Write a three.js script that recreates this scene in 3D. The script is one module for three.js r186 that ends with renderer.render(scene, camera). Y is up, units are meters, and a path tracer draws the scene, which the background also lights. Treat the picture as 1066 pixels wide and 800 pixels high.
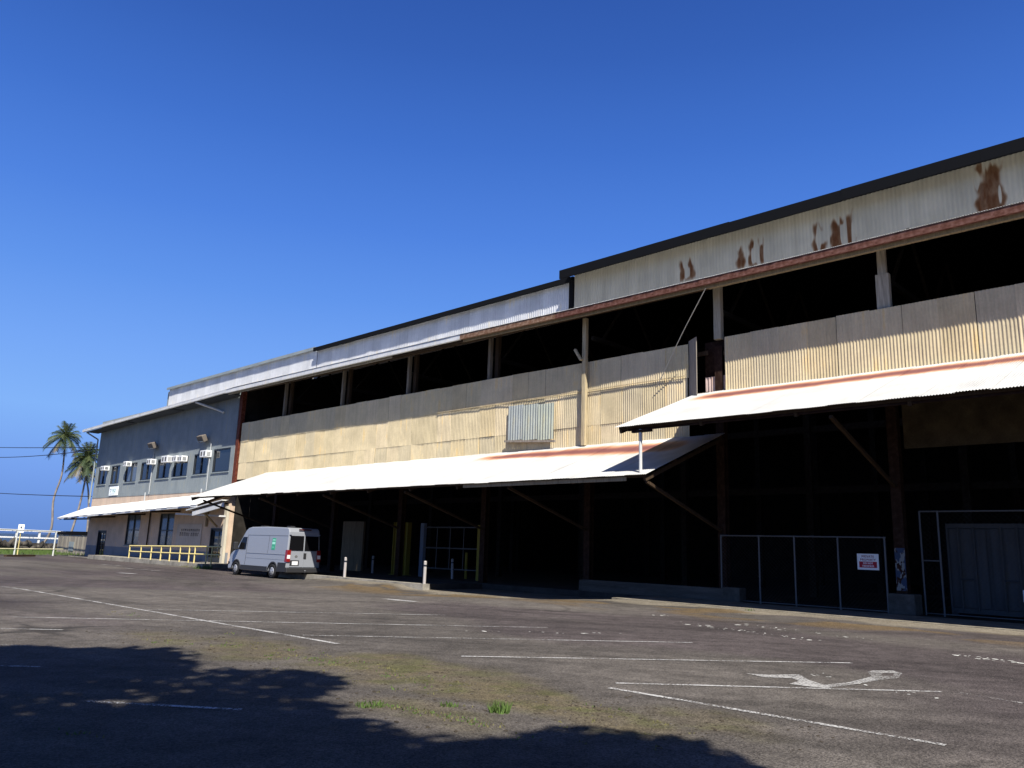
import * as THREE from 'three';
import { mergeGeometries, mergeVertices } from 'three/addons/utils/BufferGeometryUtils.js';
import { RoundedBoxGeometry } from 'three/addons/geometries/RoundedBoxGeometry.js';

// ------------------------------------------------------------------ camera, sky, sun, exposure
const scene = new THREE.Scene();
const RAD = Math.PI / 180;
const camera = new THREE.PerspectiveCamera(51.46, 1024 / 768, 0.1, 6000);
camera.position.set(0, 1.6, 27.767);
camera.rotation.order = 'YXZ';
camera.rotation.set(11.79 * RAD, 44.705 * RAD, 1.937 * RAD);
scene.add(camera);
const EXPOSURE = 1.8;
const SUN = new THREE.Vector3(0.55, 0.78, 0.30).normalize();
const SUN_POWER = 5.0;
// clear tropical sky: colour by elevation above the horizon (display values), a thin pale haze round the sun
const SKY_STOPS = [[-90, 60, 72, 92], [-2, 92, 122, 178], [0, 104, 142, 212], [4, 120, 163, 238], [8, 131, 180, 249], [12, 118, 168, 246], [17, 97, 150, 236], [22, 80, 132, 224], [28, 65, 114, 205], [34, 54, 98, 184], [40, 46, 86, 168], [60, 36, 70, 145], [90, 30, 60, 130]];
function skyTexture() {
  const W = 2048, H = 1024, d = new Float32Array(W * H * 4), lin = v => { v /= 255; return v <= 0.04045 ? v / 12.92 : Math.pow((v + 0.055) / 1.055, 2.4); };
  for (let j = 0; j < H; j++) for (let i = 0; i < W; i++) {
    const el = ((j + 0.5) / H - 0.5) * Math.PI, az = ((i + 0.5) / W - 0.5) * 2 * Math.PI, e = el / RAD;
    let k = 0; while (k < SKY_STOPS.length - 2 && e > SKY_STOPS[k + 1][0]) k++;
    const a = SKY_STOPS[k], b = SKY_STOPS[k + 1]; let t = Math.min(1, Math.max(0, (e - a[0]) / (b[0] - a[0])));
    const cs = Math.cos(el) * Math.cos(az) * SUN.x + Math.sin(el) * SUN.y + Math.cos(el) * Math.sin(az) * SUN.z;
    const glow = 0.03 * Math.pow(Math.max(0, cs), 5) + 0.25 * Math.pow(Math.max(0, cs), 24) + 0.9 * Math.pow(Math.max(0, cs), 300);
    for (let c = 0; c < 3; c++) d[(j * W + i) * 4 + c] = ((1 - t) * lin(a[c + 1]) + t * lin(b[c + 1])) / EXPOSURE + (el > 0 ? glow : 0);
    d[(j * W + i) * 4 + 3] = 1;
  }
  const t = new THREE.DataTexture(d, W, H, THREE.RGBAFormat, THREE.FloatType);
  t.mapping = THREE.EquirectangularReflectionMapping; t.magFilter = THREE.LinearFilter; t.minFilter = THREE.LinearFilter; t.needsUpdate = true;
  return t;
}
scene.background = skyTexture(); scene.environment = scene.background;
const sun = new THREE.DirectionalLight(new THREE.Color(1, 0.955, 0.87), SUN_POWER);
sun.position.copy(SUN).multiplyScalar(120).add(new THREE.Vector3(-25, 0, 5)); sun.target.position.set(-25, 0, 5);
sun.castShadow = true; sun.shadow.mapSize.set(4096, 4096);
Object.assign(sun.shadow.camera, { left: -75, right: 75, top: 60, bottom: -60, near: 1, far: 320 });
scene.add(sun, sun.target);
const renderer = new THREE.WebGLRenderer({ antialias: true });
renderer.toneMapping = THREE.LinearToneMapping; renderer.toneMappingExposure = EXPOSURE;
renderer.shadowMap.enabled = true; renderer.setSize(1024, 768);

// ------------------------------------------------------------------ helpers
function rng(s) { return () => { s |= 0; s = s + 0x6D2B79F5 | 0; let t = Math.imul(s ^ s >>> 15, 1 | s); t = t + Math.imul(t ^ t >>> 7, 61 | t) ^ t; return ((t ^ t >>> 14) >>> 0) / 4294967296; }; }
const hash = (x, y, s = 0) => { let h = Math.imul(x | 0, 374761393) + Math.imul(y | 0, 668265263) + Math.imul(s | 0, 1274126177); h = Math.imul(h ^ h >>> 13, 1103515245); h ^= h >>> 16; return (h >>> 0) / 4294967296; };
function vnoise(x, y, s = 0, px = 0, py = 0) {
  const xi = Math.floor(x), yi = Math.floor(y), fx = x - xi, fy = y - yi, u = fx * fx * (3 - 2 * fx), v = fy * fy * (3 - 2 * fy);
  const w = (a, p) => p ? ((a % p) + p) % p : a;
  const a = hash(w(xi, px), w(yi, py), s), b = hash(w(xi + 1, px), w(yi, py), s), c = hash(w(xi, px), w(yi + 1, py), s), d = hash(w(xi + 1, px), w(yi + 1, py), s);
  return a + (b - a) * u + (c - a) * v + (a - b - c + d) * u * v;
}
function fbm(x, y, oct = 4, s = 0, px = 0, py = 0) { let t = 0, a = 0.5, n = 0; for (let i = 0; i < oct; i++) { t += a * vnoise(x, y, s + i * 17, px, py); n += a; a *= 0.5; x *= 2; y *= 2; px *= 2; py *= 2; } return t / n; }
const clamp = (v, a = 0, b = 1) => Math.min(b, Math.max(a, v)), sstep = (a, b, v) => { const t = clamp((v - a) / (b - a)); return t * t * (3 - 2 * t); }, mix = (a, b, t) => a + (b - a) * t;
function tex(w, h, fn, srgb = true, size = [1, 1]) {
  const d = new Uint8Array(w * h * 4);
  for (let j = 0; j < h; j++) for (let i = 0; i < w; i++) { const c = fn(i / w, j / h, i, j); for (let k = 0; k < 3; k++) d[(j * w + i) * 4 + k] = clamp(c.length ? c[k] : c) * 255; d[(j * w + i) * 4 + 3] = 255; }
  const t = new THREE.DataTexture(d, w, h); t.wrapS = t.wrapT = THREE.RepeatWrapping; t.magFilter = THREE.LinearFilter; t.minFilter = THREE.LinearMipmapLinearFilter; t.generateMipmaps = true; t.anisotropy = 8;
  if (srgb) t.colorSpace = THREE.SRGBColorSpace; t.repeat.set(1 / size[0], 1 / size[1]); t.needsUpdate = true; return t;
}
function canvasTex(w, h, draw) { const c = document.createElement('canvas'); c.width = w; c.height = h; const x = c.getContext('2d'); draw(x, w, h); const t = new THREE.CanvasTexture(c); t.colorSpace = THREE.SRGBColorSpace; t.anisotropy = 8; return t; }
const lc = (r, g, b) => new THREE.Color().setRGB(r, g, b);
const std = (c, rough = 0.85, o = {}) => new THREE.MeshPhysicalMaterial({ color: c, roughness: rough, specularIntensity: rough > 0.65 ? 0.3 : 0.8, side: THREE.DoubleSide, ...o });
// geometry in world metres; uv in metres by the way each face points
function uvMetres(g) {
  if (g.index) g = g.toNonIndexed(); g.computeVertexNormals();
  const p = g.attributes.position, n = g.attributes.normal, uv = new Float32Array(p.count * 2);
  for (let i = 0; i < p.count; i++) { const ax = Math.abs(n.getX(i)), ay = Math.abs(n.getY(i)), az = Math.abs(n.getZ(i)); if (ay >= ax && ay >= az) { uv[2 * i] = p.getX(i); uv[2 * i + 1] = p.getZ(i); } else if (ax > az) { uv[2 * i] = p.getZ(i); uv[2 * i + 1] = p.getY(i); } else { uv[2 * i] = p.getX(i); uv[2 * i + 1] = p.getY(i); } }
  g.setAttribute('uv', new THREE.BufferAttribute(uv, 2)); return g;
}
const bx = (x0, y0, z0, x1, y1, z1) => { const g = new THREE.BoxGeometry(Math.abs(x1 - x0), Math.abs(y1 - y0), Math.abs(z1 - z0)); g.translate((x0 + x1) / 2, (y0 + y1) / 2, (z0 + z1) / 2); return uvMetres(g); };
const V = (x, y, z) => new THREE.Vector3(x, y, z);
function along(g, p, q) { const d = q.clone().sub(p), L = d.length(); const m = new THREE.Matrix4().makeBasis(...basis(d.divideScalar(L))); m.setPosition(p.clone().add(q).multiplyScalar(0.5)); return g.applyMatrix4(m); }
function basis(y) { const up = Math.abs(y.y) > 0.95 ? V(0, 0, 1) : V(0, 1, 0); const x = V(0, 0, 0).crossVectors(up, y).normalize(), z = V(0, 0, 0).crossVectors(x, y).normalize(); return [x, y, z]; }
function bar(p, q, r, n = 8, r2 = r) { p = V(...p); q = V(...q); const g = along(new THREE.CylinderGeometry(r2, r, p.distanceTo(q), n, 1), p, q); return g.index ? g.toNonIndexed() : g; }
function beam(p, q, w, h) { p = V(...p); q = V(...q); return uvMetres(along(new THREE.BoxGeometry(w, p.distanceTo(q), h), p, q)); }
const join = list => mergeGeometries(list.map(g => { g = g.index ? g.toNonIndexed() : g; for (const k of Object.keys(g.attributes)) if (!['position', 'normal', 'uv'].includes(k)) g.deleteAttribute(k); return g; }));
const taken = {};
function numbered(n) { const k = taken[n] = (taken[n] ?? -1) + 1; return k ? `${n}_${String(k).padStart(3, '0')}` : n; }
function tag(o, label, category, group) { o.userData.label = label; o.userData.category = category; if (group) o.userData.group = group; return o; }
function thing(name, label, category, at = [0, 0, 0], group) { const o = new THREE.Group(); o.name = numbered(name); o.position.set(...at); scene.add(o); tag(o, label, category, group); o.userData.at = undefined; delete o.userData.at; o._at = at; return o; }
const shade = m => { m.castShadow = m.receiveShadow = true; return m; };
// a part given in world metres under a thing (or under a part of it)
function part(parent, name, g, mat) { const a = parent._at; g.translate(-a[0], -a[1], -a[2]); const m = shade(new THREE.Mesh(g, mat)); m.name = name; m._at = a; parent.add(m); return m; }
function solo(name, g, mat, label, category, at, group) { g.translate(-at[0], -at[1], -at[2]); const m = shade(new THREE.Mesh(g, mat)); m.name = numbered(name); m.position.set(...at); scene.add(m); return tag(m, label, category, group); }
function struct(name, g, mat) { const m = shade(new THREE.Mesh(g, mat)); m.name = numbered(name); m.userData.kind = 'structure'; scene.add(m); return m; }
// corrugated sheet: local x across the ribs, y along them, z out
function corr(w, h, pitch, depth, rows = 2, seg = 6, warp = null, at = (x, y, z) => [x, y, z], uvf = (x, y) => [x, y]) {
  const n = Math.max(2, Math.round(w / pitch * seg)), P = [], U = [], I = [];
  for (let j = 0; j <= rows; j++) for (let i = 0; i <= n; i++) { const x = w * i / n, y = h * j / rows, z = depth / 2 * Math.sin(2 * Math.PI * x / pitch) + (warp ? warp(x, y) : 0); P.push(...at(x, y, z)); U.push(...uvf(x, y)); }
  for (let j = 0; j < rows; j++) for (let i = 0; i < n; i++) { const a = j * (n + 1) + i, b = a + n + 1; I.push(a, a + 1, b, a + 1, b + 1, b); }
  const g = new THREE.BufferGeometry(); g.setAttribute('position', new THREE.Float32BufferAttribute(P, 3)); g.setAttribute('uv', new THREE.Float32BufferAttribute(U, 2)); g.setIndex(I); g.computeVertexNormals(); return g;
}
// wall slab with rectangular openings, in the plane z = zf (front), thickness t to the back
function slab(x0, x1, y0, y1, holes, zf, t) {
  const s = new THREE.Shape([[x0, y0], [x1, y0], [x1, y1], [x0, y1]].map(p => new THREE.Vector2(...p)));
  for (const [a, b, c, d] of holes) s.holes.push(new THREE.Path([[a, b], [a, d], [c, d], [c, b]].map(p => new THREE.Vector2(...p))));
  const g = new THREE.ExtrudeGeometry(s, { depth: t, bevelEnabled: false }); g.translate(0, 0, zf - t); return uvMetres(g);
}

// ------------------------------------------------------------------ materials
const T = {};
T.paint = tex(1024, 1024, (u, v) => { const st = fbm(u * 60, v * 3, 4, 3, 60, 3), b = fbm(u * 8, v * 8, 5, 9, 8, 8), f = fbm(u * 120, v * 90, 2, 21, 120, 90), k = 0.92 + 0.075 * (b - 0.5) * 2 + 0.05 * (st - 0.5) * 2 + 0.06 * (f - 0.5), r = sstep(0.62, 0.8, st * 0.6 + b * 0.45); return [k, k * (1 - 0.04 * r), k * (1 - 0.12 * r)]; }, true, [6, 6]);
T.grain = tex(1024, 1024, (u, v) => 0.5 + 0.5 * (fbm(u * 200, v * 200, 3, 5, 200, 200) - 0.5) * 1.6, false, [3, 3]);
T.asphalt = tex(2048, 2048, (u, v, i, j) => { const f = fbm(u * 260, v * 260, 3, 31, 260, 260), m = fbm(u * 24, v * 24, 4, 37, 24, 24), sp = hash(i, j, 77) > 0.985 ? 0.14 : 0; const cs = fbm(u * 560, v * 560, 2, 33, 560, 560), k = 0.80 + 0.55 * (f - 0.5) + 0.5 * (cs - 0.5) + 0.22 * (m - 0.5) + sp - (hash(i >> 1, j >> 1, 78) > 0.985 ? 0.22 : 0); return [k * 1.01, k, k * 0.99]; }, true, [4.3, 4.3]);
T.asphaltBump = tex(1024, 1024, (u, v) => fbm(u * 150, v * 150, 3, 41, 150, 150) * 0.7 + 0.3 * fbm(u * 20, v * 20, 3, 43, 20, 20), false, [2.1, 2.1]);
T.concrete = tex(1024, 1024, (u, v) => { const b = fbm(u * 10, v * 10, 5, 51, 10, 10), f = fbm(u * 150, v * 150, 2, 53, 150, 150), k = 0.78 + 0.4 * (b - 0.5) + 0.16 * (f - 0.5); return [k, k * 0.985, k * 0.95]; }, true, [4, 4]);
T.wood = tex(512, 512, (u, v) => { const b = fbm(u * 40, v * 3, 4, 61, 40, 3), k = 0.85 + 0.36 * (b - 0.5); return [k, k * 0.98, k * 0.95]; }, true, [1.2, 1.2]);
T.rust = tex(512, 512, (u, v) => { const b = fbm(u * 16, v * 16, 5, 71, 16, 16); return [0.75 + 0.5 * (b - 0.5), 0.72 + 0.7 * (b - 0.5), 0.68 + 0.8 * (b - 0.5)]; }, true, [1.5, 1.5]);
T.leaf = tex(256, 256, (u, v) => { const b = fbm(u * 12, v * 12, 4, 81, 12, 12); return [0.7 + 0.5 * (b - 0.5), 0.75 + 0.4 * (b - 0.5), 0.6 + 0.4 * (b - 0.5)]; }, true, [1, 1]);
T.ribs = tex(256, 16, u => { const t = (u * 1) % 1; return t < 0.12 ? 0.15 : t > 0.5 && t < 0.56 ? 0.45 : 1; }, false, [0.3, 1]);
T.wear = tex(1024, 1024, (u, v) => { const a = fbm(u * 256, v * 256, 3, 91, 256, 256), b = fbm(u * 10, v * 10, 3, 93, 10, 10); return sstep(0.36, 0.64, a * 0.62 + b * 0.38) * 0.92; }, false, [4, 4]);
T.wearMore = tex(1024, 1024, (u, v) => { const a = fbm(u * 256, v * 256, 3, 95, 256, 256), b = fbm(u * 9, v * 9, 3, 97, 9, 9); return sstep(0.42, 0.66, a * 0.6 + b * 0.4); }, false, [4, 4]);
const M = {};
const CREAM = [[0.72, 0.60, 0.38], [0.74, 0.615, 0.39], [0.69, 0.575, 0.36], [0.76, 0.63, 0.41], [0.70, 0.57, 0.345], [0.66, 0.56, 0.37]];
M.siding = CREAM.map((c, i) => { c = c.map(v => v * 0.95); const t = T.paint.clone(); t.offset.set(0.37 * i, 0.23 * i); t.needsUpdate = true; return std(lc(...c), 0.8, { map: t }); });
M.weathered = [0.62, 0.58, 0.66].map(k => std(lc(k, k * 0.97, k * 0.86), 0.8, { map: T.paint }));
M.galv = [0.62, 0.58, 0.66].map(k => std(lc(k, k * 1.01, k * 1.02), 0.5, { map: T.paint, metalness: 0.1 }));
M.white = std(lc(0.74, 0.74, 0.72), 0.55, { map: T.paint });
M.whitePlain = std(lc(0.76, 0.76, 0.74), 0.5);
M.greyBlue = std(lc(0.285, 0.32, 0.325), 0.8, { map: T.paint, bumpMap: T.ribs, bumpScale: 0.003 });
M.greyTrim = std(lc(0.28, 0.32, 0.33), 0.7, { map: T.paint });
M.pinkCream = std(lc(0.68, 0.52, 0.39), 0.85, { map: T.paint });
M.dado = std(lc(0.27, 0.28, 0.30), 0.85, { map: T.paint });
M.darkTrim = std(lc(0.02, 0.024, 0.03), 0.5);
M.black = std(lc(0.012, 0.012, 0.014), 0.7);
M.tar = std(lc(0.007, 0.0075, 0.009), 0.9, { specularIntensity: 0.1 });
M.rustSteel = std(lc(0.05, 0.026, 0.018), 0.8, { map: T.rust });
M.redSteel = std(lc(0.22, 0.065, 0.04), 0.7, { map: T.rust });
M.rustGutter = std(lc(0.24, 0.115, 0.095), 0.75, { map: T.rust });
M.tan = std(lc(0.42, 0.35, 0.24), 0.85, { map: T.wood });
M.wood = std(lc(0.07, 0.047, 0.03), 0.85, { map: T.wood });
M.greyWood = std(lc(0.36, 0.33, 0.29), 0.9, { map: T.wood });
M.dullPost = std(lc(0.25, 0.22, 0.18), 0.9, { map: T.wood });
M.palePost = std(lc(0.52, 0.48, 0.39), 0.85, { map: T.wood });
M.creamPost = std(lc(0.62, 0.53, 0.35), 0.8, { map: T.wood });
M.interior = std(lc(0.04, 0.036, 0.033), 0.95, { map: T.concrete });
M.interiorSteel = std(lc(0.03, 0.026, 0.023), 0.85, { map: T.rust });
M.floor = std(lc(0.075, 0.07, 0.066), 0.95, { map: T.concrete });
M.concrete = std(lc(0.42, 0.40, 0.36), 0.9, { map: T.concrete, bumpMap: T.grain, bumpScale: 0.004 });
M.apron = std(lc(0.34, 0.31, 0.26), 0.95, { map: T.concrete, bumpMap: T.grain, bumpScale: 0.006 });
M.oldConcrete = std(lc(0.15, 0.14, 0.13), 0.95, { map: T.concrete, bumpMap: T.grain, bumpScale: 0.006 });
M.yellow = std(lc(0.72, 0.60, 0.24), 0.6, { map: T.paint });
M.yellowOld = std(lc(0.30, 0.235, 0.04), 0.7, { map: T.paint });
M.steelPipe = std(lc(0.11, 0.112, 0.115), 0.5, { metalness: 0.4 });
M.palePipe = std(lc(0.62, 0.62, 0.60), 0.6, { map: T.paint });
M.bollard = std(lc(0.44, 0.41, 0.39), 0.7, { map: T.paint });
M.conduit = std(lc(0.40, 0.41, 0.41), 0.7);
M.soffit = std(lc(0.045, 0.05, 0.058), 0.9);
M.wire = std(lc(0.05, 0.052, 0.054), 0.55, { metalness: 0.5 });
M.glass = new THREE.MeshPhysicalMaterial({ color: lc(0.018, 0.022, 0.026), roughness: 0.04, ior: 1.52, side: THREE.DoubleSide });
M.glassPale = new THREE.MeshPhysicalMaterial({ color: lc(0.10, 0.12, 0.14), roughness: 0.12, ior: 1.52, side: THREE.DoubleSide });
M.vanGlass = new THREE.MeshPhysicalMaterial({ color: lc(0.006, 0.006, 0.007), roughness: 0.08, specularIntensity: 0.35, side: THREE.DoubleSide });
M.cable = std(lc(0.02, 0.02, 0.025), 0.7);
M.paintLine = std(lc(0.43, 0.42, 0.40), 0.85, { alphaMap: T.wear, transparent: true });
M.paintOld = std(lc(0.36, 0.35, 0.33), 0.9, { alphaMap: T.wearMore, transparent: true });
M.trunk = std(lc(0.17, 0.135, 0.105), 0.95, { map: T.wood });
M.palmTrunk = std(lc(0.31, 0.285, 0.275), 0.95, { map: T.wood });
M.leafGreen = new THREE.MeshPhysicalMaterial({ color: lc(0.055, 0.10, 0.03), roughness: 0.7, transmission: 0.2, thickness: 0, side: THREE.DoubleSide });
M.frond = [lc(0.032, 0.052, 0.018), lc(0.06, 0.075, 0.024), lc(0.12, 0.10, 0.05)].map(c => std(c, 0.6));
M.grass = [lc(0.075, 0.12, 0.03), lc(0.13, 0.12, 0.05)].map(c => std(c, 0.8));
M.gravel = std(lc(0.09, 0.08, 0.07), 0.95);

// ------------------------------------------------------------------ ground: one sheet to the horizon
const gy = (x, z) => { const e = Math.max(0, z - 5), s = sstep(0, 1, (-x - (17 + 0.6 * e)) / (6 + 0.5 * e)); return -0.27 * s - 0.09 * sstep(55, 85, -x) + 0.19 * (1 - sstep(4.3, 7.4, z)) * sstep(-37.8, -35.5, x) * (1 - sstep(-30.2, -28.6, x)); };
const spots = [[-9.0, 20.9, 2.6, 0.75], [-11.6, 21.3, 2.2, 0.6], [-6.9, 21.0, 1.8, 0.8], [-5.3, 21.1, 1.3, 0.7], [-13.4, 21.9, 1.6, 0.45], [-4.6, 20.3, 1.2, 0.4], [-6.4, 22.2, 1.2, 0.5]];
function groundColour(x, z) {
  const b1 = fbm(x * 0.22 + 40, z * 0.22 + 40, 5, 201), b2 = fbm(x * 1.1, z * 1.1, 4, 203), b3 = fbm(x * 4, z * 4, 3, 205);
  let k = 1 + 0.75 * (b1 - 0.5) + 0.5 * (b2 - 0.5) + 0.3 * (b3 - 0.5);
  // two ages of paving: grey aggregate and purplish sealer
  const seal = sstep(0.42, 0.58, fbm(x * 0.09 + 7, z * 0.16 + 3, 3, 207));
  let r = 0.126 * k * mix(1.08, 0.85, seal), g = 0.113 * k * mix(1.08, 0.80, seal), b = 0.102 * k * mix(1.06, 0.86, seal);
  // worn tyre arcs
  const arc = Math.hypot(x + 24, z + 6), arc2 = Math.hypot(x + 3, z - 30);
  const ty = sstep(0.55, 0.75, vnoise(arc * 3.1, Math.atan2(z + 6, x + 24) * 2, 209)) * 0.16 + sstep(0.6, 0.8, vnoise(arc2 * 2.6, Math.atan2(z - 30, x + 3) * 2.5, 211)) * 0.14;
  r *= 1 - ty; g *= 1 - ty; b *= 1 - ty;
  // blown dirt and moss along the old stall end
  let d = 0; for (const [sx, sz, rr, w] of spots) d = Math.max(d, w * (1 - sstep(0.35, 1.0, Math.hypot(x - sx, (z - sz) * 1.9) / rr + 0.9 * (b2 - 0.5))));
  d = clamp(d * (0.55 + 1.1 * b3)); r = mix(r, 0.155, d); g = mix(g, 0.128, d); b = mix(b, 0.078, d);
  const ms = d * sstep(0.48, 0.66, fbm(x * 3.7 + 9, z * 4.4, 4, 213)); r = mix(r, 0.115, ms * 0.8); g = mix(g, 0.118, ms * 0.8); b = mix(b, 0.048, ms * 0.8);
  // pale silt and ochre stains in front of the shed
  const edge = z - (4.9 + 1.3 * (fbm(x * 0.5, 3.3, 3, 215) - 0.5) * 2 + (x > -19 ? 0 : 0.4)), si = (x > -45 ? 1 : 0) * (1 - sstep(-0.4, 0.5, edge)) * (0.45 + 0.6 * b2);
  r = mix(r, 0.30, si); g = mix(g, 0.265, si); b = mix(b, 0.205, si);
  const oc = sstep(0.50, 0.62, fbm(x * 0.45 + 3, z * 0.8 + 5, 4, 217)) * sstep(3.2, 4.6, z) * (1 - sstep(6.2, 9.5, z + 1.5 * (b2 - 0.5))) * (x > -32 ? 1 : 0) * 0.75;
  r = mix(r, 0.185, oc); g = mix(g, 0.128, oc); b = mix(b, 0.062, oc);
  // cracks
  const cw = 0.6 * (fbm(x * 0.8, z * 0.8, 3, 219) - 0.5), c1 = Math.abs(vnoise(x * 0.28 + cw, z * 0.28 + cw, 221) - 0.5), cr = (1 - sstep(0.004, 0.012, c1)) * sstep(0.45, 0.6, b1) * 0.55;
  r *= 1 - cr; g *= 1 - cr; b *= 1 - cr;
  // verge beyond the paving
  const gr = sstep(-88, -91, x + 2 * (b2 - 0.5)) ; if (gr > 0) { r = mix(r, 0.10, gr); g = mix(g, 0.115, gr); b = mix(b, 0.05, gr); }
  return [r, g, b];
}
{
  const axis = (dense0, dense1, step, lo, hi) => { const a = []; for (let v = dense0; v <= dense1 + 1e-6; v += step) a.push(v); let s = step, v = dense0; while (v > lo) { s *= 1.18; v -= s; a.unshift(Math.max(v, lo)); } s = step; v = a[a.length - 1]; while (v < hi) { s *= 1.18; v += s; a.push(Math.min(v, hi)); } return a; };
  const xs = axis(-34, 3, 0.11, -4000, 3000), zs = axis(2.5, 27, 0.11, -3500, 2500), P = [], C = [], U = [], I = [], nx = xs.length;
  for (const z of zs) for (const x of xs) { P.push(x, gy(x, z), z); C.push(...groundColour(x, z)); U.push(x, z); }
  for (let j = 0; j < zs.length - 1; j++) for (let i = 0; i < nx - 1; i++) { const a = j * nx + i, b = a + nx; I.push(a, b, a + 1, a + 1, b, b + 1); }
  const g = new THREE.BufferGeometry(); g.setAttribute('position', new THREE.Float32BufferAttribute(P, 3)); g.setAttribute('color', new THREE.Float32BufferAttribute(C, 3)); g.setAttribute('uv', new THREE.Float32BufferAttribute(U, 2)); g.setIndex(I); g.computeVertexNormals();
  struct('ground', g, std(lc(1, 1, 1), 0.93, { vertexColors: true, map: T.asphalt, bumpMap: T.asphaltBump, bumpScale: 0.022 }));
}
// painted stall lines: thin sheets just above the paving
function strip(name, pts, w, mat, lift = 0.008) {
  const P = [], U = [], I = []; let n = 0;
  for (let s = 0; s < pts.length - 1; s++) {
    const [ax, az] = pts[s], [bx_, bz] = pts[s + 1], L = Math.hypot(bx_ - ax, bz - az), k = Math.max(1, Math.ceil(L / 0.4)), nx = -(bz - az) / L * w / 2, nz = (bx_ - ax) / L * w / 2;
    for (let i = 0; i <= k; i++) { const t = i / k, x = mix(ax, bx_, t), z = mix(az, bz, t); for (const e of [-1, 1]) { const X = x + e * nx, Z = z + e * nz; P.push(X, gy(X, Z) + lift, Z); U.push(X, Z); } if (i) I.push(n - 2, n, n - 1, n - 1, n, n + 1); n += 2; }
  }
  const g = new THREE.BufferGeometry(); g.setAttribute('position', new THREE.Float32BufferAttribute(P, 3)); g.setAttribute('uv', new THREE.Float32BufferAttribute(U, 2)); g.setIndex(I); g.computeVertexNormals();
  return struct(name, g, mat);
}
strip('parking_line', [[-29.31, 20.54], [-11.56, 19.94]], 0.10, M.paintLine);
strip('parking_line', [[-6.26, 19.58], [-2.55, 19.46]], 0.09, M.paintLine);
for (const [a, b, m] of [[[-19.14, 20.06], [-15.18, 14.45], 1], [[-23.23, 17.23], [-21.76, 14.96], 0], [[-18.23, 22.98], [-11.85, 14.46], 1], [[-12.92, 19.77], [-8.53, 14.06], 1], [[-9.36, 19.21], [-5.47, 14.25], 1], [[-6.44, 19.22], [-3.58, 16.12], 1], [[-8.8, 24.71], [-7.56, 23.7], 1], [[-11.65, 24.76], [-11.33, 24.4], 1], [[-16.13, 23.69], [-15.48, 22.9], 1], [[-13.81, 24.24], [-13.34, 23.87], 0], [[-26.5, 16.6], [-24.4, 13.6], 0], [[-3.4, 15.98], [-2.66, 16.15], 0]]) strip('parking_line', [a, b], 0.08, m ? M.paintLine : M.paintOld);
strip('painted_dash', [[-20.57, 12.27], [-19.22, 12.11]], 0.34, M.paintLine); strip('painted_dash', [[-45.27, 11.18], [-44.15, 10.76]], 0.40, M.paintLine, 0.015); strip('painted_dash', [[-59.2, 7.34], [-55.7, 7.25]], 0.3, M.paintOld, 0.02); strip('painted_dash', [[-52.3, 8.25], [-48.1, 7.95]], 0.22, M.paintOld, 0.02);
{ // the curved splash of old paint
  const s = new THREE.Shape([[-5.88, 16.92], [-5.63, 16.76], [-5.39, 16.31], [-5.06, 16.72], [-4.75, 16.95], [-4.64, 16.38], [-4.67, 15.52], [-4.87, 15.17], [-4.91, 14.89], [-4.71, 14.58], [-4.51, 14.78], [-4.37, 15.37], [-4.47, 15.82], [-4.51, 16.46], [-4.62, 17.21], [-4.78, 17.26], [-5.07, 17.29], [-5.1, 16.93], [-5.28, 16.76], [-5.56, 17.04]].map(p => new THREE.Vector2(p[0], -p[1])));
  s.holes.push(new THREE.Path([[-4.7, 15.0], [-4.58, 14.9], [-4.5, 15.2], [-4.62, 15.35]].map(p => new THREE.Vector2(p[0], -p[1]))));
  const g = new THREE.ShapeGeometry(s); g.rotateX(-Math.PI / 2); g.translate(0, 0.009, 0); g.computeVertexNormals();
  const m = M.paintOld.clone(); m.alphaMap = T.wear; struct('painted_mark', g, m);
  const r = rng(5); // flakes left of vanished lines
  const fl = []; const rows = [[-11.4, 10.3, -7.3, 11.3, 46], [-4.9, 11.2, -3.6, 11.4, 30], [-10.2, 9.2, -6.0, 9.9, 26], [-5.4, 16.0, -3.4, 16.7, 14], [-13.2, 8.8, -12.2, 8.8, 6], [-12.2, 16.6, -10.0, 13.8, 12]];
  for (const [x0, z0, x1, z1, n] of rows) for (let i = 0; i < n; i++) { const t = r(), x = mix(x0, x1, t) + (r() - 0.5) * 0.12, z = mix(z0, z1, t) + (r() - 0.5) * 0.45, a = 0.02 + 0.08 * r() * r(), q = new THREE.CircleGeometry(a, 5 + Math.floor(r() * 3), r() * 6); q.scale(1, 0.35 + 0.5 * r(), 1); q.rotateZ(r() * 3); q.rotateX(-Math.PI / 2); q.translate(x, gy(x, z) + 0.008, z); fl.push(q); }
  const f = struct('paint_flakes', join(fl), std(lc(0.50, 0.49, 0.45), 0.9)); f.userData.kind = 'stuff';
}

// ------------------------------------------------------------------ warehouse
const eaveY = x => { const p = [[12, 12.40], [-4.84, 12.40], [-21.9, 12.37], [-31, 12.44], [-54, 12.58], [-86.6, 12.0]]; for (let i = 0; i < p.length - 1; i++) if (x >= p[i + 1][0]) { const t = (p[i][0] - x) / (p[i][0] - p[i + 1][0]); return mix(p[i][1], p[i + 1][1], t); } return 12; };
const COLS = [3.5, -3.0, -9.5, -15.95, -22.6, -29.25, -36.0, -42.7, -49.8];
const SPLIT = -55.9, RIGHT = 9, ROOF_K = 0.355, EAVE_Z = 1.3, eaveZ = x => x > -12 ? 1.12 : x > -22 ? mix(1.12, 1.27, (-12 - x) / 10) : x > -31 ? mix(1.27, 1.36, (-22 - x) / 9) : 1.36;
const R0 = rng(11);
const shed = thing('warehouse', 'long dark open-fronted warehouse with cream corrugated siding above white rusty awnings', 'warehouse', [-25, 0, 0]);
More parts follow.
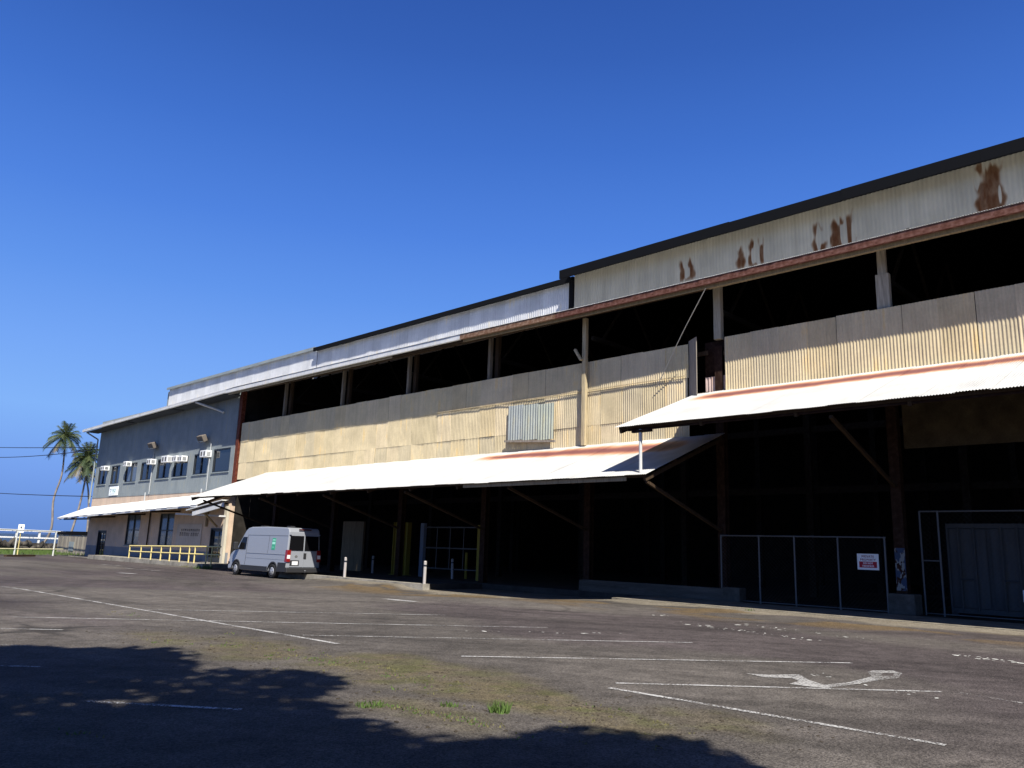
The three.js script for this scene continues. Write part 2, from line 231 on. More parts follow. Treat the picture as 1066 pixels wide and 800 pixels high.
function sidingTier(x0, x1, y0, y1, proud, warpAmp, tier) {
  const W = 1.12, n = Math.round((x1 - x0) / W), w = (x1 - x0) / n;
  for (let i = 0; i < n; i++) {
    const X = x0 + i * w, dz = proud + (R0() - 0.5) * 0.014, dy = (R0() - 0.5) * 0.022, tilt = (R0() - 0.5) * 0.012, sd = Math.floor(R0() * 1000), top = tier === 2 ? (R0() - 0.5) * 0.03 : 0;
    const wob = (x, y) => warpAmp * (fbm((X + x) * 0.55 + (y + y0) * 0.35, (y + y0) * 0.8, 3, 301) - 0.5) * 2 + tilt * (x - w / 2) + 0.012 * (vnoise(x * 1.3 + sd, y * 1.1, 303) - 0.5);
    const lap = R0() < 0.34 ? -0.016 - 0.012 * R0() : 0.05;
    part(shed, 'siding_panel', corr(w + lap, y1 - y0 + top, w / 10, 0.024, 7, 6, wob, (x, y, z) => [X + x, y0 + dy + y, z + dz], (x, y) => [X + x, y0 + y]), M.siding[Math.floor(R0() * 6)]);
  }
}
sidingTier(SPLIT + 0.5, -17.3, 6.0, 7.28, 0.05, 0.02, 0);
sidingTier(SPLIT + 0.5, -17.3, 7.2, 8.84, 0.068, 0.03, 1);
sidingTier(SPLIT + 0.5, -17.3, 8.76, 10.17, 0.088, 0.02, 2);
sidingTier(-15.6, RIGHT, 7.7, 10.22, 0.06, 0.015, 2);
// flat board turned away from the sun beside the gap, and what shows through the gap
part(shed, 'edge_board', beam([-16.95, 7.9, 0.24], [-16.95, 10.3, 0.24], 0.78, 0.03).translate(16.95, 0, -0.24).rotateY(-0.62).translate(-16.95, 0, 0.24), M.greyWood);
part(shed, 'recessed_panel', corr(0.95, 0.75, 0.14, 0.03, 1, 6, null, (x, y, z) => [-16.6 + x, 7.95 + y, -0.12 + z]), std(lc(0.62, 0.47, 0.42), 0.8, { map: T.paint }));
part(shed, 'backing_board', bx(-16.7, 8.72, -0.35, -15.5, 10.2, -0.3), M.rustSteel);
// repaired square of bare metal sheets with a batten below
for (let i = 0; i < 3; i++) part(shed, 'patch_sheet', corr(1.02, 1.72, 0.17, 0.045, 1, 6, null, (x, y, z) => [-27.45 + i * 1.0 + x, 6.86 - i * 0.06 + y, 0.21 + i * 0.012 + z]), std(lc(0.34 + 0.03 * i, 0.37 + 0.03 * i, 0.36), 0.6, { map: T.paint }));
part(shed, 'patch_sill', beam([-27.6, 6.84, 0.25], [-24.3, 6.62, 0.25], 0.1, 0.1), M.greyWood);
// thin battens over the sheet joint
part(shed, 'batten', beam([-33, 8.80, 0.15], [-22.8, 8.82, 0.15], 0.03, 0.03), M.creamPost); part(shed, 'batten', beam([-22.4, 8.82, 0.15], [-17.4, 8.84, 0.15], 0.03, 0.03), M.creamPost);
// upper posts between siding and eave
for (const x of COLS) {
  if (x === -22.6) { part(shed, 'post', bx(x - 0.09, 6.3, 0.16, x + 0.11, 12.2, 0.34), M.creamPost); part(shed, 'brace', beam([x - 0.05, 10.2, 0.45], [x - 0.42, 10.75, 0.45], 0.13, 0.1), M.creamPost); }
  else if (x === -9.5) { part(shed, 'post', bx(x - 0.22, 9.9, -0.24, x + 0.22, 11.5, -0.03), M.palePost); part(shed, 'post_top', bx(x - 0.14, 11.5, -0.2, x + 0.14, 12.5, -0.05), M.palePost); }
  else if (x === -15.95) part(shed, 'post', bx(x - 0.16, 10.2, -0.22, x + 0.16, 12.5, 0.0), M.palePost);
  else { part(shed, 'post', bx(x - 0.09, 9.9, -0.22, x + 0.09, 12.6, -0.03), M.dullPost); part(shed, 'post_rear', bx(x + 0.16, 9.9, -0.5, x + 0.4, 12.7, -0.3), M.wood); }
}
// columns, girts, eave beam
for (const x of COLS) part(shed, 'column', join([bx(x - 0.17, -0.3, -0.34, x + 0.17, 9.9, -0.30), bx(x - 0.17, -0.3, -0.08, x + 0.17, 9.9, -0.04), bx(x - 0.02, -0.3, -0.30, x + 0.02, 9.9, -0.08)]), M.rustSteel);
part(shed, 'corner_column', bx(SPLIT - 0.1, 5.2, -0.15, SPLIT + 0.3, 12.7, 0.16), M.redSteel);
for (const y of [6.1, 8.0, 9.7]) part(shed, 'girt', bx(SPLIT + 0.45, y - 0.1, -0.04, -16.4, y + 0.08, 0.005), M.wood);
for (const y of [8.0, 9.6]) part(shed, 'girt', bx(-15.7, y - 0.1, -0.04, RIGHT, y + 0.08, 0.005), M.wood);
for (let i = 0; i < 4; i++) { const a = [9, -16, -36, -54][i], b = [-16, -36, -54, -55.9][i]; if (i < 3) part(shed, 'eave_beam', beam([a, eaveY(a) - 0.12, 0.5], [b, eaveY(b) - 0.12, 0.5], 0.18, 0.16), i ? M.wood : M.tan); }
// soffit boards and gutter along the eave
for (const [a, b, m] of [[RIGHT, -12, M.rustGutter], [-12, -17, M.rustGutter], [-17, -22, M.rustGutter], [-22, -23.5, M.rustGutter], [-23.5, -30, std(lc(0.40, 0.26, 0.19), 0.75, { map: T.rust })], [-30, -36, M.white], [-36, -42, M.white], [-42, SPLIT, M.white]]) {
  part(shed, 'gutter', beam([a, eaveY(a) - 0.13, eaveZ(a)], [b + 0.01, eaveY(b) - 0.13, eaveZ(b)], 0.14, 0.26), m);
  part(shed, 'fascia_board', beam([a, eaveY(a) - 0.28, eaveZ(a) - 0.2], [b + 0.01, eaveY(b) - 0.28, eaveZ(b) - 0.2], 0.05, 0.14), a > -24 ? M.tan : a > -31 ? M.wood : M.palePost);
}
// main roof: long sheets from the eave up to the clerestory, one beside the other
{ const W = 1.05, n = Math.floor((RIGHT - SPLIT) / W);
  for (let i = 0; i < n; i++) { const X = SPLIT + i * W, e = X + W / 2, m = M.galv[i % 3], ya = eaveY(e) + 0.01, ez = eaveZ(e) + 0.1;
    const cuts = [[0, 7.1 + ez - 1.1]];
    for (const [s0, s1] of cuts) part(shed, 'roof_sheet', corr(W + 0.04, s1 - s0, W / 14, 0.022, 1, 6, null, (x, y, z) => [X + x, ya + (s0 + y) * ROOF_K + z, ez - s0 - y]), m); } }
for (let z = 0.2; z > -6; z -= 1.25) part(shed, 'purlin', bx(SPLIT, 12.40 + (EAVE_Z - z) * ROOF_K - 0.2, z - 0.05, RIGHT, 12.40 + (EAVE_Z - z) * ROOF_K - 0.06, z + 0.05), M.interiorSteel);
// clerestory and the upper roof
T.clerRust = tex(2048, 128, (u, v) => { const x = -28.6 + u * 37.6, y = 14.7 + v * 2.7; let k = 0.92 + 0.14 * (fbm(x * 2.5, y * 0.5, 4, 401) - 0.5) + 0.12 * (fbm(x * 0.6, y, 3, 403) - 0.5), r = 0;
  for (const [a, b, lo, hi, w] of [[-21.5, -20.7, 15.5, 16.5, 0.42], [-18.2, -17.9, 15.4, 16.4, 0.9], [-17.6, -16.8, 15.4, 16.65, 0.7], [-14.4, -13.9, 15.3, 16.7, 0.95], [-13.6, -12.6, 15.3, 16.75, 0.62], [-7.75, -6.85, 15.0, 17.3, 0.9], [-3.2, -2.2, 15, 16.6, 0.7]]) { const inx = sstep(a - 0.12, a + 0.05, x + 0.25 * (vnoise(y * 3, 1, 405) - 0.5)) * (1 - sstep(b - 0.05, b + 0.12, x + 0.25 * (vnoise(y * 3, 4, 407) - 0.5))), iny = sstep(lo - 0.2, lo + 0.1, y) * (1 - sstep(hi - 0.3, hi, y + 0.5 * (vnoise(x * 7, 2, 409) - 0.5))); r = Math.max(r, inx * iny * sstep(0.62 - w * 0.42, 0.72 - w * 0.35, vnoise(x * 6.5, y * 1.2, 411))); }
  r *= 0.62 + 0.55 * fbm(x * 9, y * 3, 3, 413); return [mix(k, 0.50, r), mix(k * 0.98, 0.33, r), mix(k * 0.94, 0.22, r)]; });
M.clerRust = std(lc(0.54, 0.52, 0.44), 0.75, { map: T.clerRust });
const topY = x => x < SPLIT ? 17.2 : x < -28.5 ? 17.05 : 17.4;
function clerestory(parent, x0, x1, z, mats, warp, uvf) {
  const W = 1.08, n = Math.round((x1 - x0) / W), w = (x1 - x0) / n;
  for (let i = 0; i < n; i++) { const X = x0 + i * w; const wob = (x, y) => warp * (fbm((X + x) * 0.7, y * 0.6, 2, 421) - 0.5); part(parent, 'clerestory_panel', corr(w + 0.04, topY(X + 0.1) - 14.7, w / 6, 0.035, 3, 6, wob, (x, y, zz) => [X + x, 14.7 + y, z + zz], uvf ? (x, y) => uvf(X + x, 14.7 + y) : (x, y) => [X + x, y]), mats[i % mats.length]); }
}
clerestory(shed, SPLIT + 0.05, -28.9, -6, M.galv, 0.10);
clerestory(shed, -28.55, RIGHT, -5.95, [M.clerRust], 0.04, (x, y) => [(x + 28.6) / 37.6, (y - 14.7) / 2.7]);
part(shed, 'roof_return', join([bx(-28.88, 14.7, -6.3, -28.58, 17.3, -5.85), bx(-28.62, 17.0, -24, -28.5, 17.42, -6.31)]), M.tar);
part(shed, 'upper_roof', join([bx(SPLIT, 17.02, -24, -28.6, 17.16, -5.66), bx(SPLIT, 16.90, -5.66, -28.6, 17.2, -5.58)]), M.tar);
{ const gs = []; for (let i = 0; i < 7; i++) { const a = -28.95 + i * 5.42, w = 0.012 * Math.sin(i * 2.3); gs.push(bx(a, 17.0 + w, -5.16 - 0.006 * (i % 3), a + 5.417, 17.5 + w, -5.05 - 0.006 * (i % 3))); } gs.forEach(g => part(shed, 'roof_edge', g, M.tar)); }
part(shed, 'upper_roof', bx(-28.58, 17.36, -24, RIGHT, 17.46, -5.18), M.tar);
// enclosing walls and floor
const crossWall = (x0, x1, pts) => { const g = new THREE.ExtrudeGeometry(new THREE.Shape(pts.map(p => new THREE.Vector2(-p[0], p[1]))), { depth: x1 - x0, bevelEnabled: false }); g.rotateY(Math.PI / 2); g.translate(x0, 0, 0); return uvMetres(g); };
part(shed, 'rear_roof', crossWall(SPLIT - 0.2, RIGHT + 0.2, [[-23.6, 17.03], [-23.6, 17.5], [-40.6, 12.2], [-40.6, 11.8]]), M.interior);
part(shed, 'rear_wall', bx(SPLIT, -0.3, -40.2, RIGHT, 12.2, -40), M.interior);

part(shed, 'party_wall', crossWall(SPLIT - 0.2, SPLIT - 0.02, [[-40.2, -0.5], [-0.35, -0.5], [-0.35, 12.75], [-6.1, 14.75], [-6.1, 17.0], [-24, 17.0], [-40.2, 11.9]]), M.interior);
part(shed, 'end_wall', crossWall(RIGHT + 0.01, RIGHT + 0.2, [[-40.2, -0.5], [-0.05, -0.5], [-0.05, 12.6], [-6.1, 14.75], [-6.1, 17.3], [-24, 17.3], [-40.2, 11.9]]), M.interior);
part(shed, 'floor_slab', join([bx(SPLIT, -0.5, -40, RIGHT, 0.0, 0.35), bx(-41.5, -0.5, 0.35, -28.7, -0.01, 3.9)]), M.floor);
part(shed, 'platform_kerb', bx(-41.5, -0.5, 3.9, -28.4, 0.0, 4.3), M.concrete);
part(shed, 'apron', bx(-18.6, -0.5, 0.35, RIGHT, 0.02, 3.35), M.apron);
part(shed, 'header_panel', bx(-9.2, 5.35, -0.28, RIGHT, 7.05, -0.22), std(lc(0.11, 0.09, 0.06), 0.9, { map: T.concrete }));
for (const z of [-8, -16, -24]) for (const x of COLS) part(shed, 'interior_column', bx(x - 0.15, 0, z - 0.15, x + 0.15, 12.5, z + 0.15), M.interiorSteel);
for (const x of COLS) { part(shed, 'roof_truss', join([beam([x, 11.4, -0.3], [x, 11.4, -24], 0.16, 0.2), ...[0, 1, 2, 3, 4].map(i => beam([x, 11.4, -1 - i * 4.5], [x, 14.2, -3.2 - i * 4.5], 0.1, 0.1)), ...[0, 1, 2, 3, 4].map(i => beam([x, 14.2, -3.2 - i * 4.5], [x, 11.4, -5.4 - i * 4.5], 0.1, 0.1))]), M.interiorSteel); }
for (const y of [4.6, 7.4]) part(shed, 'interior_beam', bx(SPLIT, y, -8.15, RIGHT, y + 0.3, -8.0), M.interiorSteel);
// awnings: white painted corrugated sheets with a rust band near the wall
function awningTex(x0, x1, band) {
  return tex(2048, 256, (u, v) => { const x = mix(x0, x1, u), s = v * 5.72; let k = 0.90 + 0.16 * (fbm(x * 1.2, s * 1.0, 4, 501) - 0.5) + 0.05 * (fbm(x * 20, s * 3, 2, 503) - 0.5); let r = band(x, s, 0.9 * (fbm(x * 0.5, s * 1.4, 3, 505) - 0.5) + 0.35 * (fbm(x * 9, s * 1.2, 2, 507) - 0.5));
    const o = sstep(0.0, 0.62, r) * 0.9, dk = sstep(0.35, 1.1, r); let c = [k, k * 0.995, k * 0.98]; c = [mix(c[0], 0.88, o), mix(c[1], 0.62, o), mix(c[2], 0.44, o)]; return [mix(c[0], 0.54, dk), mix(c[1], 0.32, dk), mix(c[2], 0.32, dk)]; });
}
const bump = (s, c, w) => Math.max(0, 1 - Math.abs(s - c) / w);
function awning(parent, x0, x1, yW, yE, zE, map, colour, sheetW, pitch, slopeX = () => 0) {
  const L = Math.hypot(zE, yW - yE), n = Math.round((x1 - x0) / sheetW), w = (x1 - x0) / n, mat = std(colour, 0.55, { map });
  const P = (x, s, z) => { const t = s / L, c = zE / L, sn = (yW - yE) / L; return [x, yW + slopeX(x) - t * (yW - yE) + z * c, t * zE + z * sn]; };
  const frame = part(parent, 'awning', join([...[0.03, 0.33, 0.63, 0.975].map(t => beam(P(x0 + 0.05, t * L, -0.09), P(x1 - 0.05, t * L, -0.09), 0.09, 0.1)), ...Array.from({ length: Math.max(2, Math.round((x1 - x0) / 3.3)) + 1 }, (_, i, k = Math.max(2, Math.round((x1 - x0) / 3.3))) => { const x = mix(x0 + 0.12, x1 - 0.12, i / k); return beam(P(x, 0.05, -0.2), P(x, L - 0.08, -0.2), 0.1, 0.13); })]), M.wood);
  for (let i = 0; i < n; i++) { const X = x0 + i * w, dz = (i % 2) * 0.012 + (R0() - 0.5) * 0.012, ex = (R0() - 0.5) * 0.07; part(frame, 'awning_sheet', corr(w + 0.05, L + 0.06 + ex, w / Math.round(w / pitch), 0.02, 5, 6, (x, s) => 0.02 * (fbm((X + x) * 0.6, s * 0.7, 2, 511) - 0.5), (x, s, z) => P(X + x, s, z + dz), (x, s) => [(X + x - x0) / (x1 - x0), s / 5.72]), mat); }
  return frame;
}
const lowA = [-51.2, -15.75], upA = [-17.0, RIGHT];
const lowTex = awningTex(...lowA, (x, s, n) => { const on = sstep(-29.5, -26.5, x) * (1 - sstep(-17.4, -16.2, x)), w = mix(0.35, 0.8, sstep(-28, -19, x)); return on * bump(s + 0.35 * n, mix(1.05, 1.55, sstep(-26, -18, x)), w + 0.25) * 1.25; });
const upTex = awningTex(...upA, (x, s, n) => sstep(-17.0, -15.2, x) * bump(s + 0.25 * n, 1.15, 0.8) * 1.25);
awning(shed, ...lowA, 6.34, 4.28, 5.3, lowTex, lc(0.52, 0.52, 0.515), 0.84, 0.076);
awning(shed, ...upA, 8.05, 6.0, 5.3, upTex, lc(0.52, 0.52, 0.515), 0.84, 0.076);
part(shed, 'awning_edge_board', beam([-25, 4.17, 5.2], [-16.6, 4.16, 5.2], 0.04, 0.14), M.tan);
part(shed, 'awning_edge_beam', beam([-16.6, 5.89, 5.1], [RIGHT, 5.89, 5.1], 0.06, 0.1), M.rustSteel);
part(shed, 'awning_post', bar([-16.06, 4.36, 5.12], [-16.06, 5.86, 5.12], 0.06, 10), M.palePipe);
part(shed, 'post_plate', beam([-16.4, 5.80, 5.12], [-15.6, 5.80, 5.12], 0.14, 0.08), M.rustSteel);
for (const x of COLS) { const up = x > -15; part(shed, 'strut', beam([x, up ? 4.1 : 2.6, 0.02], [x + 0.05, up ? 5.72 : 4.06, 5.0], 0.1, 0.1), M.wood); }
// the sagging strip of old awning at its left end
part(shed, 'sagging_gutter', beam([-57.3, 3.66, 2.5], [-51.9, 4.28, 2.5], 0.5, 0.07), M.white); part(shed, 'sagging_gutter', beam([-56.4, 3.40, 2.62], [-51.7, 3.97, 2.62], 0.10, 0.3), M.white); part(shed, 'sagging_gutter', beam([-57.0, 3.52, 2.4], [-51.8, 4.1, 2.4], 0.3, 0.05), M.tar);
// column foot, peeled paint
part(shed, 'column_base', new RoundedBoxGeometry(0.86, 0.66, 0.7, 2, 0.05).translate(-9.5, 0.32, -0.2), M.oldConcrete); part(shed, 'column_base', new RoundedBoxGeometry(0.6, 0.5, 0.6, 2, 0.05).translate(-22.6, 0.2, -0.2), M.oldConcrete);
{ const g = new THREE.PlaneGeometry(0.32, 1.35, 1, 1); g.translate(-9.5, 1.42, -0.033); const t = tex(64, 256, (u, v) => { const n = fbm(u * 4, v * 9, 3, 601), m = fbm(u * 3 + 9, v * 5, 3, 603); return m > 0.52 ? [0.35, 0.42, 0.55] : n > 0.5 ? [0.75, 0.76, 0.74] : [0.32, 0.2, 0.16]; }); t.repeat.set(1, 1); part(shed, 'peeling_paint', g, std(lc(0.45, 0.45, 0.45), 0.8, { map: t })); }
// rope hanging from the eave
{ const c = new THREE.CatmullRomCurve3([V(-15.7, 11.95, 1.25), V(-17.1, 10.4, 0.8), V(-18.3, 9.0, 0.35), V(-18.75, 8.5, 0.22)]); const g = new THREE.TubeGeometry(c, 16, 0.018, 5); solo('rope', g, std(lc(0.45, 0.42, 0.35), 0.9), 'thin pale rope slanting from the eave down to the cream siding', 'rope', [-17.2, 8.5, 0.3]); }

// ------------------------------------------------------------------ office
const office = thing('office_building', 'two-storey office with grey-blue upper floor and cream ground floor', 'building', [-70, -0.35, 0]);
const OX0 = -85.3, OX1 = -56.35;
const WIN = [[-84.5, 6.55, -82.2, 8.2], [-81.1, 6.5, -78.9, 8.25], [-77.5, 6.55, -74.8, 8.3], [-73.9, 6.6, -71.3, 8.2], [-70.35, 6.6, -67.65, 8.3], [-66.9, 6.62, -64.2, 8.27], [-63.15, 6.66, -60.6, 8.3], [-59.75, 6.7, -56.95, 8.5]];
part(office, 'upper_wall', slab(OX0, OX1, 5.3, 12.9, WIN, 0.02, 0.3), M.greyBlue);
part(office, 'band', slab(OX0 + 0.02, OX1, 4.2, 5.298, [], 0.012, 0.3), M.pinkCream);
part(office, 'band_trim', beam([OX0, 5.29, 0.025], [OX1, 5.29, 0.025], 0.03, 0.05), M.greyTrim);
const GW = [[-75.55, 0.93, -72.5, 3.7], [-68.4, 0.99, -65.55, 3.66]], DOORS = [[-82.3, -0.42, -80.3, 2.12], [-58.75, 0.03, -56.55, 2.45]];
part(office, 'ground_floor_wall', slab(OX0, OX1, 0.75, 4.198, [...GW, [-82.3, 0.75, -80.3, 2.12].map((v, i) => i === 1 ? 0.7501 : v), [-58.75, 0.7501, -56.55, 2.45]], 0, 0.3), M.pinkCream);
for (const [a, b] of [[OX0, -82.3], [-80.3, -58.75], [-56.55, OX1]]) part(office, 'dado', bx(a, -0.6, -0.3, b, 0.748, 0.008), M.dado);
part(office, 'corner_pilaster', bx(-56.55, -0.3, 0.012, OX1 + 0.2, 4.1, 0.2), std(lc(0.66, 0.60, 0.47), 0.85, { map: T.paint }));
function win(x0, y0, x1, y1, zf, panes, frameMat = M.darkTrim, glass = M.glass, bars = 0) {
  const f = 0.09, w = part(office, 'window', join([bx(x0, y0, zf - 0.16, x0 + f, y1, zf), bx(x1 - f, y0, zf - 0.16, x1, y1, zf), bx(x0 + f, y0, zf - 0.16, x1 - f, y0 + f, zf), bx(x0 + f, y1 - f, zf - 0.16, x1 - f, y1, zf)]), frameMat);
  for (let i = 0; i < panes; i++) { const a = mix(x0 + f, x1 - f, i / panes), b = mix(x0 + f, x1 - f, (i + 1) / panes); if (i) part(w, 'mullion', bx(a - 0.05, y0 + f, zf - 0.14, a + 0.05, y1 - f, zf - 0.01), frameMat);
    if (bars) part(w, 'transom', bx(a + 0.05, mix(y0, y1, 0.48) - 0.04, zf - 0.14, b - 0.05, mix(y0, y1, 0.48) + 0.04, zf - 0.015), frameMat);
    part(w, 'pane', bx(a + 0.045, y0 + f, zf - 0.10, b - 0.045, y1 - f, zf - 0.09), Array.isArray(glass) ? glass[i % glass.length] : glass); }
  part(w, 'sill', bx(x0 - 0.06, y0 - 0.08, zf - 0.05, x1 + 0.06, y0 - 0.002, zf + 0.09), frameMat === M.darkTrim ? M.greyTrim : frameMat);
}
WIN.forEach((w, i) => win(w[0], w[1], w[2], w[3], 0, i === 7 ? 1 : 2, M.darkTrim, i === 2 ? [M.glassPale, M.glassPale] : M.glass));
GW.forEach(w => win(w[0], w[1], w[2], w[3], -0.03, 2, M.darkTrim, M.glassPale, 1));
for (const [x0, y0, x1, y1] of DOORS) { const d = part(office, 'door', join([bx(x0 + 0.06, y0, -0.16, x0 + 0.2, y1 - 0.05, -0.1), bx(x1 - 0.2, y0, -0.16, x1 - 0.06, y1 - 0.05, -0.1), bx(x0 + 0.2, y1 - 0.2, -0.16, x1 - 0.2, y1 - 0.05, -0.1), bx(x0 + 0.2, y0, -0.16, x1 - 0.2, y0 + 0.3, -0.1), bx((x0 + x1) / 2 - 0.07, y0 + 0.3, -0.16, (x0 + x1) / 2 + 0.07, y1 - 0.2, -0.1)]), M.darkTrim); part(d, 'door_glass', bx(x0 + 0.2, y0 + 0.3, -0.14, x1 - 0.2, y1 - 0.2, -0.13), M.glass); part(d, 'door_frame', join([bx(x0 - 0.04, y0, -0.2, x0 + 0.05, y1 + 0.05, 0.04), bx(x1 - 0.05, y0, -0.2, x1 + 0.04, y1 + 0.05, 0.04), bx(x0 + 0.05, y1 - 0.05, -0.2, x1 - 0.05, y1 + 0.05, 0.04)]), M.darkTrim); part(d, 'handle', bar([(x0 + x1) / 2 + 0.12, y0 + 0.95, -0.06], [(x0 + x1) / 2 + 0.12, y0 + 1.3, -0.06], 0.02, 6), M.steelPipe); }
part(office, 'inner_lining', join([bx(OX0 + 0.3, -0.4, -3.2, OX1 - 0.3, 12, -3.1), bx(OX0 + 0.3, 4.3, -3.1, OX1 - 0.3, 4.5, -0.35)]), M.interior);
part(office, 'end_wall', crossWall(OX0, OX0 + 0.3, [[-24, -0.6], [-0.301, -0.6], [-0.301, 12.2], [-6.1, 14.3], [-6.1, 17.0], [-24, 17.0]]), M.greyBlue); part(office, 'inner_end_wall', bx(OX1 - 0.3, -0.6, -14, OX1 - 0.01, 12.3, -0.301), M.pinkCream); part(office, 'rear_wall', bx(OX0, -0.6, -24.3, OX1, 16.9, -24), M.greyBlue);
// vertical seams and conduits
for (const x of [-71.2, -60.2]) part(office, 'conduit', join([bar([x, 5.35, 0.09], [x, 9.0, 0.09], 0.035, 8), bar([x - 0.9, 4.5, 0.05], [x - 0.9, 5.5, 0.05], 0.06, 8)]), M.conduit);
part(office, 'downpipe', bar([-70.3, 0.9, 0.1], [-70.3, 4.0, 0.1], 0.06, 8), M.wood); part(office, 'downpipe', bar([-59.5, 2.6, 0.1], [-59.5, 4.1, 0.1], 0.1, 8), M.tan);
for (const [x, y] of [[-70.8, 9.5], [-61.1, 9.4]]) { const f = part(office, 'floodlight', new RoundedBoxGeometry(1.0, 0.55, 0.4, 2, 0.06).rotateX(0.5).translate(x, y, 0.45), std(lc(0.14, 0.12, 0.10), 0.7)); part(f, 'bracket', bar([x, y, 0.02], [x, y, 0.4], 0.05, 6), M.darkTrim); part(f, 'lens', bx(x - 0.4, y - 0.3, 0.5, x + 0.4, y - 0.27, 0.7), M.glassPale); }
// wall board with faded lettering
part(office, 'notice_board', bx(-64.7, 1.15, 0.005, -60.3, 2.78, 0.05), std(lc(0.60, 0.52, 0.44), 0.85, { map: T.paint }));
{ const r = rng(71), gs = []; for (const [y, h, x0, n, st] of [[2.22, 0.2, -63.9, 10, 0.34], [1.86, 0.28, -64.1, 9, 0.4]]) for (let i = 0; i < n; i++) { const x = x0 + i * st, w = st * 0.62; gs.push(bx(x, y, 0.05, x + w * 0.3, y + h, 0.056)); if (r() < 0.8) gs.push(bx(x + w * 0.7, y, 0.05, x + w, y + h, 0.0565)); gs.push(bx(x + w * 0.3, y + h * (r() < 0.5 ? 0.75 : 0.38), 0.05, x + w * 0.7, y + h * (r() < 0.5 ? 1 : 0.62), 0.0562)); } part(office, 'lettering', join(gs), std(lc(0.10, 0.085, 0.075), 0.8)).userData.kind = 'stuff'; }
// ground-floor awning, its brackets
const offSl = x => 0.026 * (x + 85.5);
awning(office, -86.2, -55.9, 4.42, 3.27, 2.6, null, lc(0.52, 0.52, 0.515), 1.0, 0.1, offSl);
part(office, 'awning_fascia', beam([-86.2, 3.18 + offSl(-86.2), 2.6], [-55.9, 3.18 + offSl(-55.9), 2.6], 0.05, 0.12), M.white);
for (const x of [-85.0, -78.5, -71.5, -64.5, -57.5]) part(office, 'bracket', join([beam([x, 3.25 + offSl(x), 0.05], [x, 3.1 + offSl(x), 2.4], 0.12, 0.14), beam([x, 3.9 + offSl(x), 0.03], [x, 3.35 + offSl(x), 1.6], 0.1, 0.3)]), M.wood);
part(office, 'door_brace', beam([-57.6, 2.6, 0.15], [-56.9, 3.75, 1.8], 0.12, 0.12), M.tan); part(office, 'door_brace', beam([-60.2, 3.45, 2.2], [-56.3, 3.35, 0.15], 0.14, 0.12), M.white);
// roof and clerestory over the office
{ const W = 1.05, n = Math.round((SPLIT + 0.02 - (-86.6)) / W); for (let i = 0; i < n; i++) { const X = -86.6 + i * W, ya = eaveY(X + W / 2) + 0.01; part(office, 'roof_sheet', corr(W + 0.04, 7.4, W / 14, 0.022, 1, 6, null, (x, y, z) => [X + x, ya + y * (14.98 - ya) / 7.3 + z, EAVE_Z + 0.1 - y]), M.galv[i % 3]); } }
for (const [a, b] of [[-86.6, -76], [-76, -66], [-66, SPLIT - 0.01]]) { part(office, 'gutter', beam([a, eaveY(a) - 0.08, EAVE_Z], [b - 0.01, eaveY(b) - 0.08, EAVE_Z], 0.18, 0.24), M.white); part(office, 'soffit', beam([a + 0.6, eaveY(a) - 0.22, 0.62], [b - 0.01, eaveY(b) - 0.22, 0.62], 1.1, 0.05), M.soffit); }
part(office, 'downspout', join([bar([-61.2, 12.2, 1.25], [-59.6, 11.6, 0.15], 0.09, 8), bar([-59.6, 11.6, 0.15], [-58.6, 11.3, 0.12], 0.09, 8)]), M.palePipe); part(office, 'downspout', join([bar([-85.9, 11.75, 1.2], [-85.4, 11.1, 0.2], 0.07, 8), bar([-85.4, 11.1, 0.2], [-85.4, 4.8, 0.2], 0.07, 8)]), M.greyTrim);
clerestory(office, -84.7, SPLIT - 0.02, -6, M.galv, 0.03);
part(office, 'clerestory_end', bx(-84.72, 14.2, -24, -84.6, 17.2, -6.05), M.galv[0]); part(office, 'upper_roof', join([bx(-84.9, 17.2, -24, SPLIT - 0.01, 17.32, -5.80), bx(-84.9, 17.10, -5.80, SPLIT - 0.01, 17.34, -5.74)]), M.greyTrim);
// walkway and step
part(office, 'walkway', bx(-76, -0.6, 0.01, -53.6, 0.0, 2.75), M.concrete); part(office, 'walkway', bx(-85.5, -0.6, 0.01, -76.01, -0.3, 1.4), M.concrete);
// signboard
solo('building_sign', bx(-80.7, 5.42, 0.03, -78.6, 6.25, 0.1), [0, 0, 0, 0, 0, 0].map((_, i) => i === 4 ? std(lc(1, 1, 1), 0.6, { map: canvasTex(256, 128, (x, w, h) => { x.fillStyle = '#f4f8f8'; x.fillRect(0, 0, w, h); x.fillStyle = '#4a5a62'; x.font = 'bold 76px sans-serif'; x.fillText('7', 22, 88); x.fillStyle = '#4f9a86'; x.font = 'bold 70px sans-serif'; x.fillText('1', 72, 86); x.fillText('52', 118, 86); x.fillStyle = '#8b9a9c'; x.fillRect(24, 104, 150, 8); }) }) : M.whitePlain), 'white number board with dark and green figures under the office windows', 'sign', [-79.65, 5.42, 0.03]);
{ const b = scene.children.find(o => o.name === 'building_sign'); const g = new THREE.BoxGeometry(2.1, 0.83, 0.07); g.translate(0, 0.415, 0.035); b.geometry = g; }
